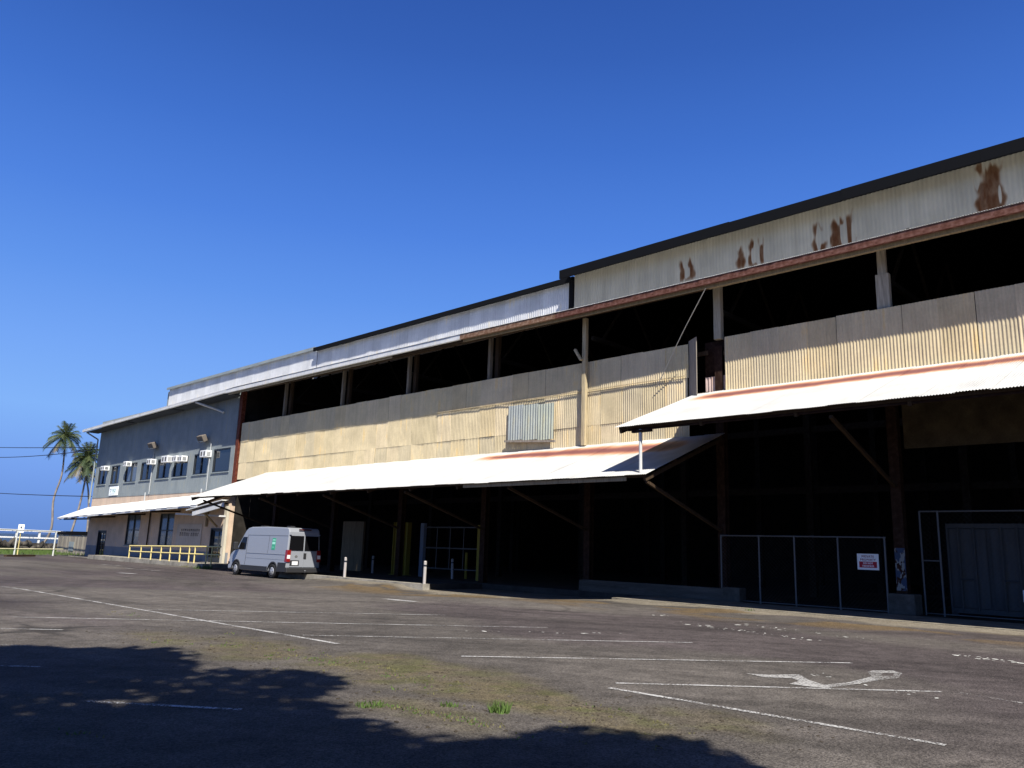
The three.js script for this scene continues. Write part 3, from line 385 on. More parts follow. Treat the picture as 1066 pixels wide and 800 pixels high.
// window air conditioners
{ const spec = [[-82.2, 7.85, 0.98, 0.42, 'white air conditioner in the leftmost upper office window'], [-76.6, 7.98, 0.75, 0.44, 'small white air conditioner in the third upper window from the left corner'], [-71.1, 7.88, 0.85, 0.46, 'white air conditioner in the fourth upper window from the left corner'], [-67.85, 7.88, 1.2, 0.54, 'large white air conditioner in the fifth upper window from the left corner'], [-65.9, 7.84, 0.88, 0.48, 'white air conditioner at the left of the upper window that holds two'], [-64.75, 7.8, 0.72, 0.46, 'white air conditioner at the right of the upper window that holds two'], [-60.6, 7.92, 1.05, 0.52, 'white air conditioner in the seventh upper window beside a conduit']];
  for (const [x, y, w, h, label] of spec) { const t = thing('air_conditioner', label, 'air conditioner', [x, y, 0], 'air conditioners in the upper office windows'); const c = part(t, 'casing', new RoundedBoxGeometry(w, h, 0.5, 2, 0.03).translate(x, y + h / 2, 0.24), M.whitePlain); for (const s of [-1, 1]) { part(t, 'grille', bx(x + s * w * 0.23 - w * 0.13, y + 0.09, 0.482, x + s * w * 0.23 + w * 0.13, y + h - 0.09, 0.495), std(lc(0.12, 0.12, 0.12), 0.8)); } for (let k = 0; k < 4; k++) part(t, 'louvre', bx(x + w / 2 - 0.001, y + 0.08 + k * (h - 0.16) / 4, 0.12, x + w / 2 + 0.008, y + 0.12 + k * (h - 0.16) / 4, 0.42), M.darkTrim); } }
// yellow railing on the walkway
{ const t = thing('railing', 'yellow pipe railing along the office walkway', 'railing', [-60, 0, 2.55]); const xs = [-67.3, -65.0, -63.0, -61.2, -59.6, -57.9, -56.4, -55.5, -53.7, -52.9], yb = 0, top = x => mix(0.95, 1.18, (x + 67.3) / 15); part(t, 'top_rail', bar([-67.4, top(-67.4), 2.55], [-51.7, top(-51.7), 2.55], 0.05), M.yellow); part(t, 'middle_rail', bar([-67.4, top(-67.4) * 0.55, 2.55], [-51.7, top(-51.7) * 0.55, 2.55], 0.045), M.yellow); for (const x of xs) part(t, 'rail_post', bar([x, x > -53.6 ? -0.34 : yb, 2.55], [x, top(x), 2.55], 0.05), M.yellow); }
// ------------------------------------------------------------------ van
{
  const S = 1.06, t = thing('parked_van', 'grey high-roof panel van parked at the warehouse awning', 'van', [-38.1, gy(-38.1, 5) - 0.0, 4.55]); t.scale.setScalar(S); const at0 = t._at; t._at = [0, 0, 0];
  const TP = 0.055, HW = 1.0, side = y => HW - TP * y;
  const paint = new THREE.MeshPhysicalMaterial({ color: lc(0.25, 0.262, 0.285), roughness: 0.42, metalness: 0.0, clearcoat: 0.7, clearcoatRoughness: 0.15, side: THREE.DoubleSide }), trim = std(lc(0.02, 0.02, 0.022), 0.65), rear0 = 0;
  const arch = (cx, r, n = 12) => Array.from({ length: n + 1 }, (_, i) => { const a = Math.PI - Math.PI * i / n; return [cx + r * Math.cos(a), 0.34 + r * Math.sin(a)]; });
  const RW = -1.2, FW = -5.02, prof = [[0, 0.46], [0.0, 0.8], [-0.01, 1.6], [-0.04, 2.3], [-0.10, 2.44], [-0.24, 2.51], [-2.2, 2.55], [-3.9, 2.53], [-4.22, 2.47], [-4.42, 2.36], [-4.75, 1.98], [-5.12, 1.5], [-5.32, 1.34], [-5.62, 1.22], [-5.84, 1.06], [-5.93, 0.8], [-5.95, 0.42], [-5.9, 0.3], ...arch(FW, 0.43), [-4.5, 0.3], [-1.75, 0.3], ...arch(RW, 0.43), [-0.6, 0.4]];
  const body = new THREE.ExtrudeGeometry(new THREE.Shape(prof.map(p => new THREE.Vector2(...p))), { depth: 2 * HW - 0.12, bevelEnabled: true, bevelSize: 0.05, bevelThickness: 0.06, bevelSegments: 3, bevelOffset: -0.05, curveSegments: 8 }); body.translate(0, 0, -HW + 0.06);
  { const p = body.attributes.position; for (let i = 0; i < p.count; i++) p.setZ(i, p.getZ(i) * (1 - TP * p.getY(i))); } body.computeVertexNormals();
  const b = part(t, 'body', body, paint);
  const sideP = (name, pts, mat, par = t, d = 0.012, sg = 1) => { const g = new THREE.ExtrudeGeometry(new THREE.Shape(pts.map(p => new THREE.Vector2(...p))), { depth: d, bevelEnabled: false }); const p = g.attributes.position; for (let i = 0; i < p.count; i++) p.setZ(i, sg * (side(p.getY(i)) + p.getZ(i))); g.computeVertexNormals(); return part(par, name, g, mat); };
  const rearP = (name, pts, mat, par = t, d = 0.012) => { const g = new THREE.ExtrudeGeometry(new THREE.Shape(pts.map(p => new THREE.Vector2(...p))), { depth: d, bevelEnabled: false }); const p = g.attributes.position; for (let i = 0; i < p.count; i++) { const z = p.getX(i), y = p.getY(i), q = p.getZ(i); p.setXYZ(i, -0.012 - (y > 1.6 ? 0.04 * (y - 1.6) : 0) + 0.012 + q, y, z * (1 - TP * y)); } g.computeVertexNormals(); return part(par, name, g, mat); };
  const R = (a, c, d, e) => [[a, c], [d, c], [d, e], [a, e]];
  for (const sg of [1, -1]) {
    sideP('door_window', [[-5.06, 1.36], [-4.22, 1.36], [-4.2, 2.0], [-4.62, 2.0], [-4.82, 1.74]], M.vanGlass, t, 0.012, sg);
    sideP('sill_trim', R(-4.5, 0.33, -1.75, 0.56), trim, t, 0.03, sg); sideP('side_moulding', R(-4.1, 1.18, -0.12, 1.21), std(lc(0.22, 0.23, 0.25), 0.5), t, 0.014, sg); sideP('roof_seam', R(-4.1, 2.10, -0.1, 2.125), std(lc(0.16, 0.17, 0.19), 0.5), t, 0.008, sg);
    sideP('door_seam', R(-4.12, 0.58, -4.1, 2.1), trim, t, 0.006, sg); sideP('door_seam', R(-1.9, 1.22, -1.885, 2.1), trim, t, 0.005, sg); sideP('panel_line', R(-4.1, 0.93, -0.15, 0.945), std(lc(0.2, 0.21, 0.23), 0.5), t, 0.006, sg);
    sideP('fender_trim', [...arch(FW, 0.49), ...arch(FW, 0.43).reverse()], trim, t, 0.03, sg); sideP('fender_trim', [...arch(RW, 0.49), ...arch(RW, 0.43).reverse()], trim, t, 0.03, sg); sideP('rear_quarter_trim', R(-0.72, 0.36, 0.02, 0.80), trim, t, 0.03, sg);
    const tl = rearP('tail_light', sg > 0 ? R(0.80, 0.85, 1.02, 1.42) : R(-1.02, 0.85, -0.80, 1.42), new THREE.MeshPhysicalMaterial({ color: lc(0.22, 0.012, 0.012), roughness: 0.15, clearcoat: 1 }), t, 0.05); rearP('reversing_lens', sg > 0 ? R(0.82, 1.0, 1.0, 1.18) : R(-1.0, 1.0, -0.82, 1.18), std(lc(0.75, 0.7, 0.68), 0.2), tl, 0.062); sideP('lamp_side', R(-0.14, 0.85, 0.02, 1.42), std(lc(0.2, 0.012, 0.012), 0.2), tl, 0.012, sg);
    const m = part(t, 'mirror', new RoundedBoxGeometry(0.16, 0.42, 0.24, 2, 0.05).translate(-4.98, 1.52, sg * 1.12), trim); part(m, 'mirror_arm', bx(-5.0, 1.36, sg * 0.9, -4.92, 1.44, sg * 1.05), trim);
    for (const cx of [RW, FW]) { const w = part(t, 'wheel', new THREE.CylinderGeometry(0.35, 0.35, 0.22, 28).rotateX(Math.PI / 2).translate(cx, 0.35, sg * 0.87), trim); part(w, 'tyre', new THREE.TorusGeometry(0.275, 0.085, 10, 30).translate(cx, 0.35, sg * 0.93), std(lc(0.018, 0.018, 0.019), 0.9)); part(w, 'hubcap', new THREE.LatheGeometry([[0, 0.05], [0.07, 0.05], [0.1, 0.03], [0.16, 0.04], [0.2, 0.01], [0.205, -0.02]].map(p => new THREE.Vector2(...p)), 24).rotateX(Math.PI / 2 * sg).translate(cx, 0.35, sg * 0.985), std(lc(0.42, 0.42, 0.42), 0.4, { metalness: 0.5 })); for (let k = 0; k < 6; k++) { const a = k * Math.PI / 3; part(w, 'vent_hole', new THREE.CylinderGeometry(0.026, 0.026, 0.01, 8).rotateX(Math.PI / 2).translate(cx + 0.135 * Math.cos(a), 0.35 + 0.135 * Math.sin(a), sg * 1.023), trim); } }
  }
  for (const sg of [1, -1]) { rearP('rear_window', sg > 0 ? R(0.04, 1.40, 0.90, 2.12) : R(-0.90, 1.40, -0.04, 2.12), M.vanGlass, t, 0.014); const d = rearP('rear_door', sg > 0 ? R(0.012, 0.60, 0.79, 1.36) : R(-0.79, 0.60, -0.012, 1.36), paint, t, 0.02); rearP('hinge', sg > 0 ? R(0.86, 2.16, 0.98, 2.22) : R(-0.98, 2.16, -0.86, 2.22), paint, d, 0.05); }
  rearP('plate_recess', R(0.25, 0.66, 0.78, 0.93), trim, t, 0.026); rearP('licence_plate', R(0.32, 0.70, 0.66, 0.88), std(lc(0.68, 0.68, 0.68), 0.5), t, 0.034); rearP('door_handle', R(-0.14, 1.02, 0.0, 1.28), trim, t, 0.05); rearP('emblem', new THREE.EllipseCurve(0.45, 1.12, 0.09, 0.06).getPoints(12).map(p => [p.x, p.y]), std(lc(0.4, 0.4, 0.4), 0.3, { metalness: 0.7 }), t, 0.03);
  rearP('brake_lamp', R(-0.4, 2.40, 0.4, 2.46), std(lc(0.06, 0.01, 0.01), 0.3), t, 0.03);
  part(t, 'rear_bumper', new RoundedBoxGeometry(0.22, 0.26, 1.98, 2, 0.05).translate(0.05, 0.45, 0), trim); part(t, 'tow_ball', new THREE.SphereGeometry(0.05, 12, 8).translate(0.26, 0.42, 0.0), M.steelPipe); part(t, 'tow_bar', bx(-0.2, 0.33, -0.04, 0.28, 0.38, 0.04), trim);
  part(t, 'windscreen', new THREE.PlaneGeometry(1.55, 0.72).rotateY(-Math.PI / 2).rotateZ(-0.66).translate(-4.96, 1.76, 0), M.glass); part(t, 'front_bumper', new RoundedBoxGeometry(0.3, 0.42, 1.94, 3, 0.08).translate(-5.86, 0.52, 0), trim); for (const sg of [1, -1]) part(t, 'headlight', new THREE.SphereGeometry(0.2, 16, 10).scale(0.9, 1, 0.6).translate(-5.66, 1.02, sg * 0.72), M.glassPale);
  for (const [a, z] of [[-3.2, 0.5], [-0.9, 0.3]]) part(t, 'roof_marker', new RoundedBoxGeometry(0.4, 0.06, 0.25, 2, 0.02).translate(a, 2.57, z), trim);
  const st = sideP('door_emblem', R(-1.56, 1.40, -1.22, 1.98), std(lc(1, 1, 1), 0.5, { map: (() => { const q = canvasTex(128, 200, (x, w, h) => { x.fillStyle = '#3f9a78'; x.fillRect(0, 0, w, h); x.fillStyle = '#9fdcc6'; x.fillRect(18, 24, 92, 22); x.fillRect(10, 66, 108, 40); x.fillStyle = '#2f8b66'; x.fillRect(38, 30, 12, 16); x.fillRect(70, 30, 14, 16); x.fillStyle = '#64b898'; x.fillRect(20, 146, 70, 20); }); return q; })() }), t, 0.008);
  { const p = st.geometry.attributes.position, u = []; for (let i = 0; i < p.count; i++) u.push((p.getX(i) + 1.56) / 0.34, (p.getY(i) - 1.40) / 0.58); st.geometry.setAttribute('uv', new THREE.Float32BufferAttribute(u, 2)); }
  t._at = at0;
}
// ------------------------------------------------------------------ bollards, fence, sign, container and other things under the awnings
{ const spec = [[-34.8, 4.12, 0.98, 'pale steel bollard at the kerb nearest the van'], [-28.52, 4.12, 1.0, 'pale steel bollard at the right end of the platform kerb'], [-40.0, -1.35, 1.0, 'pale steel bollard set back inside, left of the yellow posts'], [-32.98, -1.5, 1.05, 'leaning pale bollard set back in front of the barred gate']];
  spec.forEach(([x, z, h, label], i) => { const t = thing('bollard', label, 'bollard', [x, 0, z], 'bollards under the low awning'); if (i === 3) t.rotation.z = 0.05; part(t, 'pipe', bar([x, -0.02, z], [x, h - 0.03, z], 0.07, 14), M.bollard); part(t, 'cap', new THREE.SphereGeometry(0.072, 14, 6, 0, 6.3, 0, Math.PI / 2).scale(1, 0.6, 1).translate(x, h - 0.03, z), M.bollard); part(t, 'band', new THREE.CylinderGeometry(0.074, 0.074, 0.08, 14, 1, true).translate(x, h - 0.2, z), M.darkTrim); }); }
{ const t = thing('low_wall', 'low weathered concrete wall between two shed columns', 'low wall', [-18.8, 0, 0.2]); part(t, 'wall', new RoundedBoxGeometry(7.3, 0.58, 0.28, 2, 0.03).translate(-18.85, 0.19, 0.18), M.oldConcrete); part(t, 'end_block', new RoundedBoxGeometry(0.7, 0.62, 0.5, 2, 0.04).translate(-15.4, 0.22, 0.1), M.oldConcrete); }
function chainFence(t, x0, x1, y0, y1, z, posts, step = 0.14) {
  part(t, 'top_rail', bar([x0, y1, z], [x1, y1, z], 0.03), M.steelPipe); part(t, 'bottom_rail', bar([x0, y0 + 0.05, z], [x1, y0 + 0.05, z], 0.02), M.steelPipe); for (const x of posts) part(t, 'fence_post', bar([x, y0 - 0.1, z], [x, y1 + 0.02, z], 0.035), M.steelPipe);
  const H = y1 - y0, gs = []; for (let x = x0 - H; x < x1; x += step) for (const s of [1, -1]) { let a = [x, y0], b = [x + H, y1]; if (a[0] < x0) { a = [x0, y0 + x0 - x]; } if (b[0] > x1) b = [x1, y0 + x1 - x]; if (b[0] - a[0] < 0.05) continue; const f = s > 0 ? v => v : v => [x0 + x1 - v[0], v[1]]; gs.push(bar([...f(a), z + 0.03 * 0 + s * 0.004], [...f(b), z + s * 0.004], 0.0035, 3)); }
  part(t, 'wire_mesh', join(gs), M.wire).userData.kind = 'stuff';
}
{ const t = thing('chain_link_fence', 'chain-link fence with pipe rails between the shed columns, carrying a notice', 'fence', [-12.8, 0, 0.12]); chainFence(t, -15.9, -9.85, 0.02, 2.42, 0.12, [-15.9, -14.35, -13.0, -11.45, -9.9]); }
{ const t = thing('chain_link_gate', 'tall chain-link gate in front of the grey container', 'gate', [-6.5, 0, -0.6]); chainFence(t, -9.0, -2.2, 0.02, 3.3, -0.6, [-9.0, -8.45, -5.6, -2.2], 0.16); part(t, 'middle_rail', bar([-9, 1.72, -0.6], [-8.45, 1.72, -0.6], 0.025), M.steelPipe); }
{ const map = canvasTex(512, 384, (x, w, h) => { x.fillStyle = '#e9e9e6'; x.fillRect(0, 0, w, h); x.fillStyle = '#7a1f2b'; x.textAlign = 'center'; x.font = 'bold 78px sans-serif'; x.fillText('PRIVATE', w / 2, 88); x.fillText('PROPERTY', w / 2, 168); x.fillStyle = '#a3142a'; x.fillRect(40, 186, w - 80, 152); x.fillStyle = '#f2eeee'; x.font = 'bold 64px sans-serif'; x.fillText('DO NOT', w / 2, 250); x.fillText('TRESPASS', w / 2, 320); });
  const t = thing('warning_sign', 'white and red private property notice wired to the fence', 'sign', [-10.45, 1.37, 0.17]); part(t, 'plate', bx(-10.8, 1.36, 0.165, -10.1, 1.88, 0.171), M.whitePlain); const f = new THREE.PlaneGeometry(0.68, 0.5); f.translate(-10.45, 1.62, 0.1735); part(t, 'printed_face', f, std(lc(1, 1, 1), 0.6, { map })); }
{ const t = thing('shipping_container', 'grey shipping container with barred doors deep under the right awning', 'container', [-7.3, 0, -4.6]), m = std(lc(0.09, 0.094, 0.098), 0.8, { map: T.paint }); const x0 = -8.5, x1 = -6.06, zf = -1.5;
  part(t, 'box', join([bx(x0, 0.12, -7.6, x1, 2.9, zf - 0.12)]), m); for (const [a, b] of [[x0, (x0 + x1) / 2 - 0.015], [(x0 + x1) / 2 + 0.015, x1]]) { const d = part(t, 'door', corr(b - a - 0.12, 2.5, 0.38, 0.035, 1, 6, null, (x, y, z) => [a + 0.06 + x, 0.28 + y, zf - 0.05 + z]), m); for (const k of [0.3, 0.68]) part(d, 'locking_bar', bar([mix(a, b, k), 0.2, zf + 0.02], [mix(a, b, k), 2.86, zf + 0.02], 0.025), m); part(d, 'bar_handle', bx(mix(a, b, 0.3), 1.15, zf + 0.03, mix(a, b, 0.62), 1.2, zf + 0.05), M.darkTrim); }
  part(t, 'door_frame', join([bx(x0, 0.1, zf - 0.12, x0 + 0.06, 2.95, zf), bx(x1 - 0.06, 0.1, zf - 0.12, x1, 2.95, zf), bx(x0 + 0.06, 2.8, zf - 0.12, x1 - 0.06, 2.95, zf), bx(x0 + 0.06, 0.1, zf - 0.12, x1 - 0.06, 0.26, zf)]), m); for (const sx of [x0 + 0.09, x1 - 0.09]) for (const z of [-7.5, zf - 0.1]) part(t, 'corner_casting', bx(sx - 0.09, 0.0, z - 0.09, sx + 0.09, 0.119, z + 0.09), m); }
solo('white_box', new RoundedBoxGeometry(0.46, 0.36, 0.25, 2, 0.02).translate(-5.95, 0.77, -0.42), M.whitePlain, 'small white box fixed on the gate at the right edge', 'box', [-5.95, 0.6, -0.42]);
// yellow posts and barred gate at the back of the platform
for (const [x, z, w, label] of [[-38.05, -1.5, 0.3, 'yellow steel post, left one of the pair behind the low awning'], [-37.3, -1.7, 0.36, 'yellow steel post, right one of the pair behind the low awning']]) { const t = thing('yellow_post', label, 'post', [x, 0, z], 'yellow posts'); part(t, 'shaft', join([bx(x - w / 2, 0, z - 0.15, x - w / 2 + 0.05, 3.0, z + 0.15), bx(x + w / 2 - 0.05, 0, z - 0.15, x + w / 2, 3.0, z + 0.15), bx(x - w / 2 + 0.05, 0, z - 0.03, x + w / 2 - 0.05, 3.0, z + 0.03)]), M.yellowOld); part(t, 'foot', bx(x - 0.25, 0.0, z - 0.25, x + 0.25, 0.03, z + 0.25), M.yellowOld); }
{ const t = thing('barred_gate', 'barred steel gate with a yellow end post inside the shed', 'gate', [-33.3, 0, -1.5]); part(t, 'gate_post', bx(-35.75, 0, -1.6, -35.45, 2.95, -1.4), std(lc(0.16, 0.19, 0.24), 0.7)); part(t, 'yellow_end_post', bx(-31.05, 0, -1.6, -30.75, 2.85, -1.4), M.yellowOld); for (const y of [2.72, 1.6, 0.5]) part(t, 'rail', bar([-35.45, y, -1.5], [-31.05, y, -1.5], 0.04), M.steelPipe); for (const x of [-34.4, -33.3, -32.2]) part(t, 'bar', bar([x, 0.5, -1.5], [x, 2.72, -1.5], 0.02), M.steelPipe); part(t, 'yellow_stub', bar([-32.9, 0, -2.4], [-32.9, 1.4, -2.4], 0.08), M.yellowOld); }
solo('partition', join([bx(-45.2, 0, -2.7, -42.9, 3.1, -2.55)]), std(lc(0.30, 0.24, 0.16), 0.9, { map: T.wood }), 'brown plywood partition standing inside behind the van', 'partition', [-44, 0, -2.6]);

// ------------------------------------------------------------------ far left: fence, sign, hut, rock wall, palms, cables
const GL = -0.36;
{ const t = thing('yard_fence', 'low pale pipe fence at the far left of the lot', 'fence', [-85, GL, 5]); const a = [-80.2, 10.6], b = [-86.6, 1.6], P = k => [mix(a[0], b[0], k), mix(a[1], b[1], k)], pipe = std(lc(0.62, 0.64, 0.60), 0.6, { map: T.paint }); const seg = (k0, k1, y, r) => bar([P(k0)[0], GL + y, P(k0)[1]], [P(k1)[0], GL + y, P(k1)[1]], r); part(t, 'top_rail', seg(-1.2, 1, 2.3, 0.055), pipe); part(t, 'bottom_rail', seg(-1.2, 1, 0.62, 0.05), std(lc(0.62, 0.58, 0.36), 0.6)); for (const k of [-1.0, -0.3, 0.44, 0.885]) part(t, 'fence_post', bar([P(k)[0], GL - 0.1, P(k)[1]], [P(k)[0], GL + 2.32, P(k)[1]], 0.075), pipe);
  const gs = [], L = Math.hypot(a[0] - b[0], a[1] - b[1]) * 2.2; for (let s = -1.7; s < L; s += 0.22) for (const q of [1, -1]) { const s0 = clamp(s, 0, L), s1 = clamp(s + 1.68, 0, L); if (s1 - s0 < 0.1) continue; const ya = 0.62 + (s0 - s), yb = 0.62 + (s1 - s), f = v => P(-1.2 + 2.2 * (q > 0 ? v : L - v) / L); gs.push(bar([f(s0)[0], GL + ya, f(s0)[1]], [f(s1)[0], GL + yb, f(s1)[1]], 0.006, 3)); } part(t, 'wire_mesh', join(gs), M.wire).userData.kind = 'stuff'; }
{ const p = [-87.2, 5.3]; const t = thing('parking_sign', 'white parking sign on a yellow post beside the yard fence', 'sign', [p[0], GL, p[1]]); part(t, 'post', bar([p[0], GL - 0.1, p[1]], [p[0] - 0.02, GL + 2.2, p[1]], 0.05), M.yellow); const map = canvasTex(128, 192, (x, w, h) => { x.fillStyle = '#f2f5f4'; x.fillRect(0, 0, w, h); x.fillStyle = '#2c3a46'; x.beginPath(); x.arc(w / 2, 66, 22, 0, 7); x.fill(); x.fillRect(w / 2 - 10, 70, 20, 38); x.fillStyle = '#b8c4c4'; x.fillRect(20, 140, 88, 8); x.fillRect(20, 158, 88, 8); }); const f = new THREE.BoxGeometry(0.5, 0.78, 0.03); f.rotateY(1.2); f.translate(p[0] + 0.07, GL + 2.45, p[1] + 0.03); const pl = part(t, 'plate', f, M.whitePlain); const q = new THREE.PlaneGeometry(0.48, 0.76); q.rotateY(1.2); q.translate(p[0] + 0.07 + 0.02 * Math.sin(1.2), GL + 2.45, p[1] + 0.03 + 0.02 * Math.cos(1.2)); part(t, 'printed_face', q, std(lc(1, 1, 1), 0.6, { map })); }
solo('wheel_stop', beam([-79.4, GL + 0.08, 8.2], [-81.6, GL + 0.08, 5.4], 0.28, 0.18), M.wood, 'dark timber wheel stop lying below the yard fence', 'wheel stop', [-80.4, GL, 6.8]);
{ const t = thing('hut', 'small grey board hut with a flat dark roof left of the office', 'hut', [-95.5, GL, -3]); const r = rng(91); for (let i = 0; i < 20; i++) { const x = -100.6 + i * 0.47; part(t, 'board', bx(x, GL, -2.06 + 0.01 * (i % 2), x + 0.455, 1.62, -1.98 + 0.01 * (i % 2)), [M.greyWood, M.palePost, M.greyWood][Math.floor(r() * 3)]); } part(t, 'side_wall', bx(-91.25, GL, -6, -91.15, 1.62, -2.08), M.greyWood); part(t, 'rear_wall', bx(-100.6, GL, -6.1, -91.2, 1.62, -6), M.greyWood); part(t, 'side_wall', bx(-100.7, GL, -6, -100.6, 1.62, -2.08), M.greyWood); part(t, 'roof', bx(-101.0, 1.63, -6.3, -90.9, 2.05, -1.93), M.tar); part(t, 'hatch', bx(-96.6, 0.0, -1.965, -95.0, 0.95, -1.93), M.greyTrim); }
{ const t = thing('rock_wall', 'low dark rock wall beyond the yard fence', 'wall', [-112, GL, 2]); const r = rng(17); const mats = [0.07, 0.10, 0.14].map(k => std(lc(k * 1.1, k, k * 0.88), 0.95, { map: T.concrete })); const base = new THREE.IcosahedronGeometry(1, 1); part(t, 'core', bx(-112.3, GL, -14, -111.8, 0.55, 26), mats[0]); for (let i = 0; i < 90; i++) { const g = base.clone(); g.scale(0.3 + 0.12 * r(), 0.22 + 0.12 * r(), 0.35 + 0.3 * r()); g.rotateX(r() * 3); g.translate(-111.75 + 0.1 * r(), GL + 0.2 + 0.85 * r(), -12 + 30 * (i + r()) / 90); part(t, 'stone', g, mats[Math.floor(r() * 3)]); } }
{ const t = thing('road_railing', 'white post-and-rail barrier beyond the rock wall', 'railing', [-117, GL, 0]); const w = std(lc(0.74, 0.74, 0.72), 0.6); for (const y of [2.0, 1.15]) part(t, 'rail', bx(-117.1, y - 0.09, -16, -117, y + 0.09, 30), w); for (let z = -15; z < 30; z += 2.6) part(t, 'rail_post', bx(-117.3, GL - 0.1, z - 0.12, -117.11, 2.15, z + 0.12), w); }
struct('sea', new THREE.PlaneGeometry(3000, 5000).rotateX(-Math.PI / 2).translate(-1640, -0.2, 0), new THREE.MeshPhysicalMaterial({ color: lc(0.025, 0.045, 0.075), roughness: 0.5 }));
{ const r = rng(23), g = new THREE.PlaneGeometry(1, 1); // grass verge by the hut
  const blades = []; for (let i = 0; i < 5200; i++) { const x = -111 + 25.5 * r(), z = -4 + 16 * r(); if (x > -90.5 + (z - 2) * 0.5 && z < 12) { if (r() < 0.6) continue; } if (x > -100.8 && x < -91 && z < -1.9) continue; if (x > -86.5) continue; const h = 0.12 + 0.25 * r(), a = r() * 6.28, w = 0.03; const b = new THREE.BufferGeometry(); b.setAttribute('position', new THREE.Float32BufferAttribute([x - w * Math.cos(a), GL, z - w * Math.sin(a), x + w * Math.cos(a), GL, z + w * Math.sin(a), x + 0.1 * (r() - 0.5), GL + h, z + 0.1 * (r() - 0.5)], 3)); b.computeVertexNormals(); b.setAttribute('uv', new THREE.Float32BufferAttribute([0, 0, 1, 0, 0.5, 1], 2)); blades.push(b); }
  const m = shade(new THREE.Mesh(join(blades), M.grass[0])); m.name = 'verge_grass'; m.userData.kind = 'stuff'; scene.add(m); tag(m, 'rough green grass verge around the board hut', 'grass'); }
function palm(label, pts, crownR, n, seed, lean = 0) {
  const r = rng(seed), t = thing('palm_tree', label, 'palm', pts[0], 'coconut palms behind the office'), curve = new THREE.CatmullRomCurve3(pts.map(p => V(...p))), tg = new THREE.TubeGeometry(curve, 24, 0.13, 8); const top = V(...pts[pts.length - 1]);
  { const p = tg.attributes.position; for (let i = 0; i < p.count; i++) { const k = Math.floor(i / 9) / 24, c = curve.getPointAt(Math.min(1, k)), s = 1.35 - 0.65 * k; p.setXYZ(i, c.x + (p.getX(i) - c.x) * s, c.y + (p.getY(i) - c.y) * s, c.z + (p.getZ(i) - c.z) * s); } tg.computeVertexNormals(); }
  part(t, 'trunk', tg, M.palmTrunk);
  for (let f = 0; f < n; f++) {
    const az = f * 2.4 + r() * 0.5, el = mix(1.4, -0.65, (f + 0.5) / n) + 0.25 * (r() - 0.5), L = crownR * (0.85 + 0.3 * r()), gs = [], pos = s => { const d = 0.9 * s * s; const h = L * s * Math.cos(el) * (1 - 0.15 * s), y = L * s * Math.sin(el) - L * d * 0.34 * (0.6 + Math.cos(el)); return V(top.x + Math.cos(az) * h + 0.25 * lean * s * L * 0.3, top.y + y, top.z + Math.sin(az) * h); };
    for (let i = 0; i < 26; i++) { const s = 0.10 + 0.9 * i / 26, a = pos(s), b = pos(s + 0.035), dir = b.clone().sub(a).normalize(), sd = V(-Math.sin(az), 0, Math.cos(az)), ll = L * 0.24 * Math.sin(Math.PI * clamp(0.12 + 0.88 * (1 - s) * 0.9 + 0.08)) + 0.12; for (const e of [-1, 1]) { const tip = a.clone().addScaledVector(sd, e * ll * 0.75).addScaledVector(dir, ll * 0.55); tip.y -= ll * (0.45 + 0.3 * r()); const q = new THREE.BufferGeometry(), w = b.clone().sub(a).multiplyScalar(0.95); q.setAttribute('position', new THREE.Float32BufferAttribute([...a.toArray(), ...a.clone().add(w).toArray(), ...tip.toArray()], 3)); q.computeVertexNormals(); q.setAttribute('uv', new THREE.Float32BufferAttribute([0, 0, 1, 0, 0.5, 1], 2)); gs.push(q); } }
    for (let i = 0; i < 6; i++) { const a = pos(i / 6), b = pos((i + 1) / 6); gs.push(bar(a.toArray(), b.toArray(), 0.045 - 0.005 * i, 4)); }
    part(t, 'frond', join(gs), M.frond[f > n - 4 ? 2 : f % 3 === 0 ? 1 : 0]);
  }
  return t;
}
const pd = (p, s) => { const C = [0, 1.6, 27.767]; return [0, 1, 2].map(i => C[i] + (p[i] - C[i]) * s); };
palm('tall coconut palm with a curved trunk standing clear left of the office', [[-122.5, GL, -6.4], [-122.2, 2.25, -7.3], [-122.3, 6.4, -7.1], [-122.1, 9.7, -7.6], [-122.1, 13.1, -7.5], [-122.15, 15.1, -7.4]], 2.7, 40, 3);
palm('leaning coconut palm whose crown touches the office eave', [[-121.5, GL, -9.2], [-121.4, 2.3, -9.7], [-121.3, 5.9, -10.2], [-121.2, 9.3, -10.4], [-121.2, 12.6, -10.4]], 2.9, 40, 8);
palm('lower coconut palm half hidden by the office corner', [[-120.9, GL, -11.6], [-120.9, 4.0, -11.4], [-121.0, 8.0, -10.9], [-121.4, 11.2, -10.0]], 2.6, 30, 12);
palm('palm whose frond tips just show above the office roof', [[-112, GL, -16.8], [-111.5, 9, -16.3], [-111, 16.6, -15.6]], 2.6, 18, 21);
